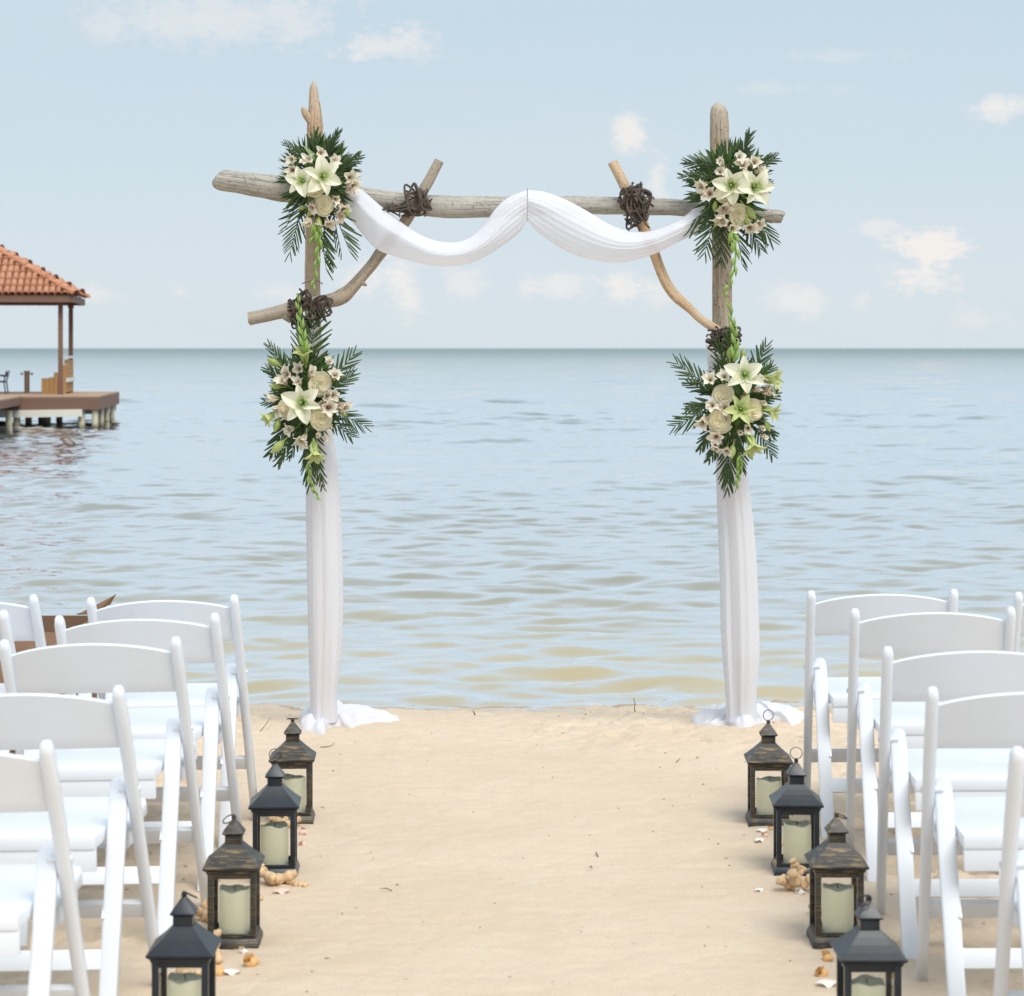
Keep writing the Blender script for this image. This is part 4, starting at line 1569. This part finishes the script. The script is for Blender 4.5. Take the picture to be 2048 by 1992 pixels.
LN = [  # x, y(centre), kind, ring, rot, lantern label, candle label
    (-.722, 7.08, 'bronze', 'flat', .045, 'brushed bronze lantern farthest from the camera on the left of the aisle', 'cream pillar candle in the farthest left bronze lantern'),
    (-.703, 6.38, 'black', 'up', .055, 'black lantern on the left of the aisle, second from the arch, coral at its foot', 'cream pillar candle in the second lantern from the arch on the left'),
    (-.728, 5.63, 'bronze', 'right', .03, 'brushed bronze lantern on the left, third from the arch, beside the orange conch', 'cream pillar candle in the third lantern from the arch on the left'),
    (-.735, 4.82, 'black', 'left', .0, 'black lantern nearest the camera on the left, cut off by the bottom edge', 'cream pillar candle low in the nearest left black lantern'),
    (.838, 7.03, 'bronze', 'up', -.03, 'brushed bronze lantern farthest on the right, under the right hanging cloth', 'cream pillar candle in the farthest right bronze lantern'),
    (.842, 6.37, 'black', 'up', -.045, 'black lantern on the right with its ring upright and driftwood coral leaning on it', 'cream pillar candle in the second lantern from the arch on the right'),
    (.848, 5.62, 'bronze', 'left', -.01, 'bronze lantern on the right, third from the arch, ring fallen to the left', 'cream pillar candle in the third lantern from the arch on the right'),
    (.796, 4.80, 'black', 'right', .0, 'black lantern nearest the camera on the right, cut off by the bottom edge', 'cream pillar candle low in the nearest right black lantern'),
]
for (x, y, kind, ring, rz, lab, clab) in LN:
    e = make_lantern(M[kind], ring)
    z = gz(x, y) - .002
    e.location = (x, y, z); e.rotation_euler = (0, 0, rz)
    tag(e, lab, 'lantern', 'lanterns along both sides of the aisle')
    c = put('pillar_candle', CM, None, (x + R.uniform(-.004, .004), y, z + .0262), (0, 0, R.uniform(0, 6)))
    tag(c, clab, 'candle', 'candles inside the lanterns')
    c.scale = (1.09, 1.09, 1.0)
    w = put('wick', WM, c, (0, 0, .1105))


# ------------------------------------------------------------------ coral and shells
def coral(px, py, size, ang, label, seed, n=4, rise=.3, group='coral pieces beside the lanterns'):
    rr = random.Random(seed)
    d = CAMH * F / (py - 696)
    x = (px - 1024) / F * d
    z = gz(x, d)
    mb = MB()
    base = Vector((0, 0, size * .10))
    def branch(p, dr, L, r, depth):
        pts = [p]
        q = p.copy(); dd = dr.copy()
        for i in range(5):
            dd = (dd + Vector((rr.uniform(-.28, .28), rr.uniform(-.28, .28), rr.uniform(-.15, .15)))).normalized()
            q = q + dd * (L / 5)
            q.z = max(q.z, r * .5)
            pts.append(q.copy())
        s = [Vector(v_) for v_ in spline(pts, 16)]
        mb.tube(s, [r * (1.05 - .25 * i / 15 + .18 * math.sin(i * .9 + seed)) if i < 15 else r * .55 for i in range(16)], 10, True, wob=.35, seed=seed + depth * 3 + len(mb.v) % 7)
        if depth:
            for k in range(2):
                j = rr.choice((7, 9, 12))
                t = (s[j] - s[j - 1]).normalized()
                sd_ = Matrix.Rotation(rr.choice((-1, 1)) * rr.uniform(.6, 1.1), 3, 'Z') @ t
                sd_.z += rr.uniform(-.1, .35)
                branch(s[j], sd_.normalized(), L * rr.uniform(.4, .6), r * .75, depth - 1)
    for k in range(n):
        a = rad(ang) + k * 6.283 / n * .8 + rr.uniform(-.3, .3)
        branch(base, Vector((math.cos(a), math.sin(a), rise * rr.uniform(.2, 1.2))).normalized(), size * rr.uniform(.45, .65), size * .13, 1 if k < 2 else 0)
    o = mb.obj('coral', M['coral'], None, auto=0)
    o.location = (x, d, z - .004)
    tag(o, label, 'coral', group)
    return o


coral(598, 1640, .075, 20, 'small tan coral stub just right of the farthest left lantern', 3, 3)
coral(548, 1768, .115, 200, 'large branching tan coral in front of the second left lantern', 5, 4, .5)
coral(592, 1772, .075, 0, 'thin coral finger pointing at the aisle, right of the second left lantern', 8, 2, .1)
coral(430, 1915, .105, 80, 'tan coral wedged between the third and the nearest left lanterns', 12, 3, .9)
coral(415, 1840, .09, 100, 'upright tan coral behind the nearest left lantern, left of the bronze one', 17, 3, 1.4)
coral(1592, 1782, .12, 100, 'knobbly tan driftwood coral leaning on the second right lantern', 21, 4, .8)
coral(1690, 1800, .10, 30, 'tan coral lying behind the third right lantern, seen through its glass', 23, 3, .2)
coral(1752, 1925, .12, 170, 'tan coral behind the nearest right lantern, seen through its glass', 29, 4, .2)
coral(1612, 1700, .07, 10, 'small coral stub between the first and second right lanterns', 31, 3, .3)


coral(570, 1655, .10, 60, 'tan coral behind the second left lantern, seen through its glass', 41, 3, .9)
coral(500, 1800, .08, 160, 'tan coral lump between the second and third left lanterns', 43, 3, .4)
coral(395, 1955, .09, 140, 'tan coral behind the glass of the nearest left lantern', 47, 3, .5)
coral(1640, 1830, .07, 220, 'small tan coral left of the third right lantern base', 53, 3, .3)
coral(1575, 1745, .08, 20, 'tan coral beside the base of the second right lantern', 59, 3, .5)


def conch_mesh(name, mt, lip=1.0):
    mb = MB()
    n, m = 60, 14
    rows = []
    for i in range(n):
        t = i / (n - 1)
        a = t * 6.283 * 3.2
        R_ = .05 + .42 * t ** 1.6
        r = .06 + .34 * t ** 1.5
        c = Vector((R_ * .55 * math.cos(a), R_ * .55 * math.sin(a), -1.05 * t ** 1.3))
        row = []
        for k in range(m + 1):
            b = 6.283 * (k % m) / m
            rr_ = r * (1 + .10 * math.sin(6 * a) * (math.sin(b) > .2) * t)
            row.append(c + Vector((math.cos(a) * math.cos(b), math.sin(a) * math.cos(b), math.sin(b) * 1.15)) * rr_)
        rows.append(row)
    mb.grid(rows)
    # flared lip
    a = 6.283 * 3.2
    lp = []
    for i in range(6):
        t = i / 5
        row = []
        for j in range(9):
            s = j / 8 * 2 - 1
            row.append(Vector((.35 * math.cos(a) + .5 * lip * t * math.cos(a + .9), .35 * math.sin(a) + .5 * lip * t * math.sin(a + .9), -1.0 + s * .55 * (1 - .25 * t * t) + .05 * math.sin(j * 2.1) * t)))
        lp.append(row)
    mb.grid(lp)
    return mb.mesh(name, mt, auto=0)


def scallop_mesh(name, mt):
    mb = MB(); rows = []
    for i in range(9):
        t = i / 8
        row = []
        for k in range(41):
            a = math.pi * (.12 + .76 * k / 40)
            rib = .03 * math.cos(k * math.pi / 2) * t
            r = t * (1 + .04 * math.cos(k * math.pi / 2))
            row.append(Vector((r * math.cos(a), r * math.sin(a) - .4, .42 * math.sin(t * 2.3) + rib)))
        rows.append(row)
    mb.grid(rows)
    return mb.mesh(name, mt, auto=0)


CO = {k: conch_mesh('conch_shell', M['shell_' + k]) for k in ('white', 'pink', 'orange')}
SCM = {k: scallop_mesh('scallop_shell', M['shell_' + k]) for k in ('white', 'pink', 'orange')}


def shell(kind, col, px, py, size, rot, label):
    d = CAMH * F / (py - 696)
    x = (px - 1024) / F * d
    me = (CO if kind == 'conch' else SCM)[col]
    o = put(kind + '_shell', me, None, (x, d, gz(x, d) + (size * .35 if kind == 'conch' else -.002)), rot)
    o.scale = (size, size, size)
    tag(o, label, 'shell', 'sea shells beside the lanterns')


shell('conch', 'pink', 611, 1668, .024, (1.4, .3, .5), 'pink conch shell right of the black left lantern, the farther one')
shell('conch', 'pink', 612, 1684, .020, (1.2, 0, 2.5), 'small coral pink shell right of the black left lantern, the nearer one')
shell('scallop', 'pink', 563, 1786, .030, (.2, 0, .3), 'flat pink shell in front of the large coral by the second left lantern')
shell('conch', 'orange', 520, 1925, .030, (1.5, .2, 2.2), 'orange conch shell on the open sand right of the nearest left lantern')
shell('scallop', 'white', 461, 1945, .028, (.25, .1, .4), 'white shell on the sand between the orange conch and the nearest left lantern')
shell('conch', 'white', 497, 1905, .018, (1.5, 0, 1.2), 'small pale shell behind the orange conch')
shell('conch', 'orange', 420, 1950, .026, (1.4, 0, -.8), 'tan shell partly hidden by the nearest left lantern')
shell('scallop', 'white', 1525, 1665, .026, (.15, 0, .2), 'white scallop at the foot of the farthest right lantern, the farther one')
shell('conch', 'pink', 1538, 1674, .016, (1.5, 0, 1.6), 'narrow pinkish shell between two white ones by the farthest right lantern')
shell('scallop', 'white', 1520, 1684, .026, (.15, 0, 1.0), 'white scallop nearest the camera by the farthest right lantern')
shell('conch', 'orange', 1545, 1661, .014, (1.4, 0, .6), 'tiny orange shell touching the farthest right lantern')
shell('scallop', 'white', 1520, 1782, .020, (.1, 0, .7), 'small whitish shell on the sand left of the knobbly coral')
shell('conch', 'white', 1612, 1790, .020, (1.5, 0, 1.4), 'white shell between the knobbly coral and the third right lantern')
shell('conch', 'orange', 1668, 1925, .024, (1.5, .3, .9), 'reddish tan shell behind the nearest right lantern, farthest of three')
shell('conch', 'orange', 1655, 1950, .028, (1.4, 0, 2.4), 'orange tan conch left of the nearest right lantern')
shell('scallop', 'white', 1655, 1972, .034, (.2, 0, .2), 'white scallop nearest the bottom edge by the nearest right lantern')
shell('conch', 'white', 1680, 1830, .018, (1.5, 0, 1.4), 'small pale shell seen through the third right lantern')
shell('conch', 'pink', 555, 1700, .020, (.6, 0, 1.4), 'pale pink shell seen through the second left lantern')
shell('scallop', 'orange', 1580, 1690, .040, (.9, 0, .4), 'tan fan shell seen through the second right lantern')


# ------------------------------------------------------------------ cardboard box
def card_box():
    x0, x1, y0, y1, h = -2.22, -1.50, 7.30, 7.75, .585
    e = empty('cardboard_box', (x0, y0, gz(x0, y0)))
    tag(e, 'open brown cardboard box standing behind the front row chairs at the left edge', 'box')
    o = Vector(e.location)
    def panel(name, a, b, c, d, t=.005):
        a, b, c, d = (Vector(q) - o for q in (a, b, c, d))
        n = (b - a).cross(d - a).normalized() * t
        mb = MB()
        mb.add([a, b, c, d, a + n, b + n, c + n, d + n], [(3, 2, 1, 0), (4, 5, 6, 7), (0, 1, 5, 4), (1, 2, 6, 5), (2, 3, 7, 6), (3, 0, 4, 7)], [(0, 0)] * 8)
        mb.obj(name, M['cardboard'], e, smooth=False)
    panel('side', (x0, y0, 0), (x1, y0, 0), (x1, y0, h), (x0, y0, h))
    panel('side', (x1, y0 + .006, 0), (x1, y1 - .006, 0), (x1, y1 - .006, h), (x1, y0 + .006, h))
    panel('side', (x1, y1, 0), (x0, y1, 0), (x0, y1, h), (x1, y1, h))
    panel('side', (x0, y1 - .006, 0), (x0, y0 + .006, 0), (x0, y0 + .006, h), (x0, y1 - .006, h))
    panel('flap', (x0, y0 - .008, h), (x1, y0 - .008, h), (x1 - .02, y0 - .07, h - .17), (x0 + .02, y0 - .07, h - .17))
    panel('flap', (x1 + .002, y0 + .01, h + .003), (x1 + .002, y1 - .01, h + .003), (x1 + .06, y1 - .04, h - .06), (x1 + .06, y0 + .05, h - .06))
    panel('flap', (x1 - .07, y1 + .008, h + .003), (x1 - .005, y1 + .008, h + .003), (x1 + .065, y1 + .04, h + .072), (x1 + .045, y1 + .04, h + .035))
    mb = MB(); mb.box((.36, -.0025, .30), (.70, .0015, .05))
    mb.obj('tape', simple('packing_tape', (.42, .30, .18), .3), e, smooth=False)
card_box()

# ------------------------------------------------------------------ twigs and grit
tw = MB()
for k in range(90):
    x, y = R.uniform(-2.0, 2.2), R.uniform(4.4, 9.6)
    L = R.uniform(.004, .016) if R.random() < .93 else R.uniform(.02, .045)
    a = R.uniform(0, 6.28)
    p = Vector((x, y, gz(x, y) + .0015))
    q = p + Vector((math.cos(a) * L, math.sin(a) * L, R.uniform(0, L * .3)))
    tw.tube([p, (p + q) / 2 + Vector((R.uniform(-.1, .1) * L, R.uniform(-.1, .1) * L, .1 * L)), q], [.0008 + L * .02, .0012 + L * .02, .0005], 5)
o = tw.obj('beach_twigs', M['debris'], None, auto=0)
tag(o, 'scattered bits of twig and dried weed lying on the sand', 'twigs', None, 'stuff')
pb = MB()
for k in range(420):
    x, y = R.uniform(-2.0, 2.2), R.uniform(4.3, 9.7)
    r = R.uniform(.0015, .0042) * (1.6 if R.random() < .08 else 1)
    c = Vector((x, y, gz(x, y) + r * .25))
    vs = [c + Vector((r * R.uniform(.8, 1.3), 0, 0)), c - Vector((r * R.uniform(.8, 1.3), 0, 0)), c + Vector((0, r * R.uniform(.8, 1.3), 0)), c - Vector((0, r * R.uniform(.8, 1.3), 0)), c + Vector((0, 0, r * .7)), c - Vector((0, 0, r * .6))]
    pb.add(vs, [(0, 2, 4), (2, 1, 4), (1, 3, 4), (3, 0, 4), (2, 0, 5), (1, 2, 5), (3, 1, 5), (0, 3, 5)], [(0, 0)] * 6)
o = pb.obj('beach_grit', M['pebble'], None, weld=False, auto=0)
tag(o, 'small pebbles and shell grit scattered over the sand', 'grit', None, 'stuff')


def stick(pts, r, label):
    p0 = pts[0]
    d = CAMH * F / (p0[1] - 696)
    ps = [P(q[0], q[1], d) for q in pts]
    z = gz(ps[0].x, ps[0].y)
    base = Vector((ps[0].x, ps[0].y, z))
    sp = [Vector(q) for q in spline([q + Vector((0, 0, z - ps[0].z)) - base for q in ps], 10)]
    mb = MB(); mb.tube(sp, [r * (1.2 - .6 * i / 9) for i in range(10)], 6)
    o = mb.obj('twig', M['debris'], None, auto=0); o.location = base
    tag(o, label, 'twig', 'twigs stuck in the sand')


stick([(1271, 1407), (1269, 1395), (1270, 1385), (1267, 1374)], .0022, 'thin bare twig standing upright at the waterline left of the right post')
stick([(950, 1411), (948, 1406), (946, 1402)], .0030, 'short dark twig stub at the waterline between the posts')
stick([(640, 1495), (662, 1492), (668, 1485)], .0016, 'bent dry twig on the sand beside the left cloth hem')
stick([(1352, 1522), (1357, 1517), (1361, 1513)], .0016, 'small dark twig lying on the sand right of the aisle centre')
stick([(520, 1462), (532, 1448), (541, 1434)], .0016, 'dry twig leaning on the sand behind the farthest left lantern')

# ------------------------------------------------------------------ pier
C0 = Vector((-8.56, 44.6, 0))
VV = Vector((-.093, .9957, 0)); UU = Vector((-.9957, -.093, 0))     # away from the camera / to the left
ZD = .555
rotz = math.atan2(-UU.y, -UU.x)


def pier():
    e = empty('pier', C0, rotz)
    e.location.z = ZW
    tag(e, 'wooden pier deck on pale piles reaching into the water at the left', 'pier')
    H = ZD - ZW
    # local axes: +x to the right along the front edge, +y away; deck spans x -9..0, y 0..4.7
    Wd, Dp = 9.0, 4.65
    mb = MB()
    n = 33
    for k in range(n):
        y = .07 + k * Dp / n
        mb.box((-Wd / 2, y, H - .016), (Wd, Dp / n - .008, .032))
    for k in range(100):
        mb.box((-2.75, -.07 - k * .141, H - .016), (2.3, .133, .032))
    o = mb.obj('deck_board', M['deck'], e, smooth=False); o['kind'] = 'stuff'
    mb = MB(); mb.box((-Wd / 2, .02, H - .16), (Wd, .05, .25)); mb.obj('fascia', M['brown'], e, smooth=False)
    mb = MB(); mb.box((-.025, Dp / 2 + .025, H - .16), (.05, Dp - .05, .25)); mb.obj('fascia', M['brown'], e, smooth=False)
    mb = MB(); mb.box((-Wd / 2, Dp - .02, H - .16), (Wd, .05, .25)); mb.obj('fascia', M['brown'], e, smooth=False)
    for x in (-1.62, -3.88):
        mb = MB(); mb.box((x, -7.05, H - .11), (.05, 14.0, .15)); mb.obj('fascia', M['brown'], e, smooth=False)
    mb = MB()
    mb.box((-2.45, -.005, H - .375), (4.2, .08, .15), Matrix.Rotation(-.012, 3, 'Y'))
    mb.obj('stringer', M['cream_timber'], e, smooth=False)
    mb = MB()
    for y in (1.5, 3.0, 4.4): mb.box((-4.5, y, H - .36), (8.9, .10, .12))
    mb.obj('stringer', M['cream_timber'], e, smooth=False)
    def pile(x, y, r=.075):
        mb = MB(); mb.tube([(0, 0, -1.6), (0, 0, -.5), (0, 0, 0), (0, 0, H - .285)], [r * 1.05, r, r * .97, r * .95], 14, True, wob=.05, seed=x)
        q = mb.obj('pile', M['pile'], e, auto=60); q.location = (x, y, 0)
    for y in (.12, 1.35, 2.6, 3.9): pile(-.10, y, .07)
    for x in (-.38, -1.70, -2.9, -4.3, -5.8, -7.4): pile(x, .14)
    for x in (-1.3, -1.7, -3.2, -4.8, -6.4, -8.4):
        for y in (2.0, 4.2): pile(x, y)
    for y in (-2.9, -6, -9, -12): pile(-1.78, y, .10); pile(-3.7, y, .10)
    pile(-1.72, -.9, .07)


pier()


def gazebo():
    near, far = Vector((-9.66, 46.0, 0)), Vector((-10.06, 49.03, 0))
    v_ = (far - near).normalized(); u_ = Vector((-v_.y, v_.x, 0))      # u_ to the left
    rz = math.atan2(-u_.y, -u_.x)
    side = 3.05
    cen = (near + far) / 2 + u_ * side / 2
    e = empty('gazebo', (cen.x, cen.y, ZD), rz)
    tag(e, 'open gazebo with hipped terracotta tile roof on brown posts at the pier end', 'gazebo')
    h = side / 2
    zt = 2.53 - ZD
    for (x, y) in ((h, -h), (h, h), (-h, -h), (-h, h)):
        mb = MB(); mb.box((x, y, zt / 2), (.098, .098, zt)); mb.box((x, y, zt - .04), (.13, .13, .06))
        mb.obj('post', M['brown'], e, bevel=.008)
    eh = h + .30
    for k in range(4):
        Mz = Matrix.Rotation(k * math.pi / 2, 3, 'Z')
        mb = MB(); mb.box(Mz @ Vector((0, -eh + .02, zt + .065)), (2 * eh - (.0 if k % 2 == 0 else .085), .04, .145), Mz)
        mb.obj('fascia', M['brown'], e, smooth=False)
    # timber roof body
    ze = zt + .12; rise = 1.04
    sl = math.atan2(rise, eh)
    mb = MB()
    b = [Vector((sx * (eh - .03), sy * (eh - .03), ze)) for sx, sy in ((-1, -1), (1, -1), (1, 1), (-1, 1))]
    ap = Vector((0, 0, ze + rise - .03))
    mb.add(b + [ap], [(0, 1, 4), (1, 2, 4), (2, 3, 4), (3, 0, 4), (3, 2, 1, 0)], [(0, 0)] * 5)
    roof = mb.obj('roof', M['tile'], e, smooth=False)
    # barrel tiles
    pitch = .137; course = .31
    def tile():
        mb = MB(); rows = []
        L = course * 1.16
        for i in range(2):
            t = i
            r0 = .067 - .007 * t
            row = []
            for k in range(7):
                a = math.pi * k / 6
                row.append(Vector((-r0 * math.cos(a), L * t, r0 * .95 * math.sin(a) + .012 - .018 * t)))
            rows.append(row)
        mb.grid(rows)
        rows2 = [[Vector((p.x * .82, p.y, p.z * .82 - .002)) for p in r] for r in rows]
        mb.grid([rows2[0][::-1], rows2[1][::-1]])
        mb.grid([rows[0], rows2[0]])
        return mb.mesh('tile', M['tile'], auto=0)
    TM = tile()
    slope_len = math.hypot(rise, eh)
    nc = int(slope_len / course)
    cnt = 0
    rest = MB()
    for face in range(4):
        Mz = Matrix.Rotation(face * math.pi / 2, 4, 'Z')
        for c in range(nc + 1):
            sdist = c * course
            half = eh * (1 - sdist / slope_len) - .0
            n = int(half / pitch)
            for k in range(-n, n + 1):
                x = k * pitch + R.uniform(-.004, .004)
                loc = Matrix.Translation((x, -eh - .035, ze + .035)) @ Matrix.Rotation(sl, 4, 'X') @ Matrix.Translation((0, sdist, R.uniform(0, .003))) @ Matrix.Rotation(R.uniform(-.03, .03), 4, 'Z')
                mm = Mz @ loc
                if face in (0, 1) and cnt < 290:
                    put('tile', TM, roof, mat=mm); cnt += 1
                else:
                    vs = [mm @ v.co for v in TM.vertices]
                    rest.add(vs, [tuple(p.vertices) for p in TM.polygons], [(0, 0)] * len(vs))
    o = rest.obj('tile', M['tile'], roof, auto=0, weld=False); o['kind'] = 'stuff'
    # hip caps
    mb = MB(); rows = []
    for i in range(2):
        r0 = .100 - .008 * i
        rows.append([Vector((-r0 * math.cos(math.pi * k / 8), .30 * i, r0 * math.sin(math.pi * k / 8) + .012 - .009 * i)) for k in range(9)])
    mb.grid(rows); mb.grid([[p * .85 for p in r][::-1] for r in rows])
    HM = mb.mesh('hip_tile', M['tile'], auto=0)
    hl = math.sqrt(2 * eh * eh + rise * rise); hs = math.atan2(rise, eh * math.sqrt(2))
    for k in range(4):
        a = k * math.pi / 2 + math.pi / 4
        for c in range(int(hl / .24)):
            mm = Matrix.Rotation(a - math.pi / 2 + math.pi, 4, 'Z') @ Matrix.Translation((0, -eh * math.sqrt(2) - .06, ze + .02)) @ Matrix.Rotation(hs, 4, 'X') @ Matrix.Translation((0, c * .24, .005 + R.uniform(0, .01)))
            put('hip_tile', HM, roof, mat=mm)
    mb = MB()
    mb.tube([(0, 0, ze + rise - .05), (0, 0, ze + rise + .04), (0, 0, ze + rise + .10), (0, 0, ze + rise + .13)], [.12, .13, .08, .02], 10)
    mb.obj('roof_knob', M['tile'], roof)


gazebo()


def pier_point(px, d):
    return Vector(((px - 1024) / F * d, d, ZD))


def bench():
    o = pier_point(128, 46.6)
    e = empty('wooden_bench', o, rotz)
    tag(e, 'tall backed teak bench standing side on between the gazebo posts', 'bench')
    # side-on: back to the right (+x), front to the left; 1.5 m long away from the camera
    def prof(y, t=.035):
        pts = [(-.48, 0), (-.48, .34), (-.27, .34), (-.20, .42), (-.12, .56), (-.02, .62), (.05, .62), (.05, 0)]
        mb = MB()
        for k in range(6):          # vertical boards of the side
            xa = -.48 + k * .0885; xb = xa + .083
            za = np.interp((xa + xb) / 2, [p[0] for p in pts[1:7]], [p[1] for p in pts[1:7]])
            mb.box(((xa + xb) / 2, y, za / 2), (xb - xa, t, za))
        return mb
    prof(0).obj('side_panel', M['teak'], e, smooth=False)
    prof(1.4).obj('side_panel', M['teak'], e, smooth=False)
    mb = MB(); mb.box((-.25, .7, .30), (.42, 1.36, .03)); mb.obj('seat', M['teak'], e, smooth=False)
    mb = MB()
    for k in range(7): mb.box((.02 + .0, .7, .08 + k * .102), (.03, 1.36, .095))
    mb.obj('backrest', M['teak'], e, smooth=False)
    mb = MB(); mb.box((.02, .7, .795), (.10, 1.45, .05)); mb.obj('top_rail', M['white_paint'], e, smooth=False)
    mb = MB(); mb.box((.065, .7, .30), (.03, 1.45, .09)); mb.obj('lower_rail', M['white_paint'], e, smooth=False)


bench()


def lamp_post():
    o = pier_point(53.5, 48.0)
    e = empty('dock_post', o, rotz)
    tag(e, 'short timber dock post with two white lamp knobs left of the bench', 'post')
    mb = MB(); mb.box((-.025, 0, .24), (.045, .09, .48)); mb.box((.035, 0, .24), (.045, .09, .48)); mb.box((.005, 0, .47), (.13, .10, .03))
    mb.obj('post', M['teak'], e, smooth=False)
    for sx in (-1, 1):
        mb = MB()
        mb.tube([(sx * .06, 0, .42), (sx * .09, 0, .42), (sx * .10, 0, .42), (sx * .13, 0, .42), (sx * .14, 0, .42)], [.012, .012, .03, .032, .012], 12)
        mb.obj('lamp', M['white_paint'], e)
lamp_post()


def metal_chair():
    o = pier_point(8, 46.8)
    e = empty('metal_chair', o, rotz)
    tag(e, 'black metal patio chair on the pier at the left frame edge', 'chair')
    mb = MB(); mb.box((-.18, .2, .26), (.40, .40, .035)); mb.obj('seat', M['black_metal'], e, bevel=.006)
    for (x, y) in ((0, 0), (0, .4), (-.36, 0), (-.36, .4)):
        mb = MB(); mb.tube([(x + (.03 if x == 0 else -.03), y, 0), (x, y, .26)], .014, 8); mb.obj('leg', M['black_metal'], e)
    for y in (0, .4):
        mb = MB(); mb.tube([(.0, y, .26), (.03, y, .40), (.06, y, .50)], .014, 8); mb.obj('back_upright', M['black_metal'], e)
        mb = MB(); mb.tube([(.04, y, .37), (-.10, y, .40), (-.30, y, .37), (-.36, y, .26)], .014, 8); mb.obj('armrest', M['black_metal'], e)
    mb = MB(); mb.box((.04, .2, .42), (.02, .40, .10)); mb.obj('backrest', M['black_metal'], e, bevel=.004)
metal_chair()
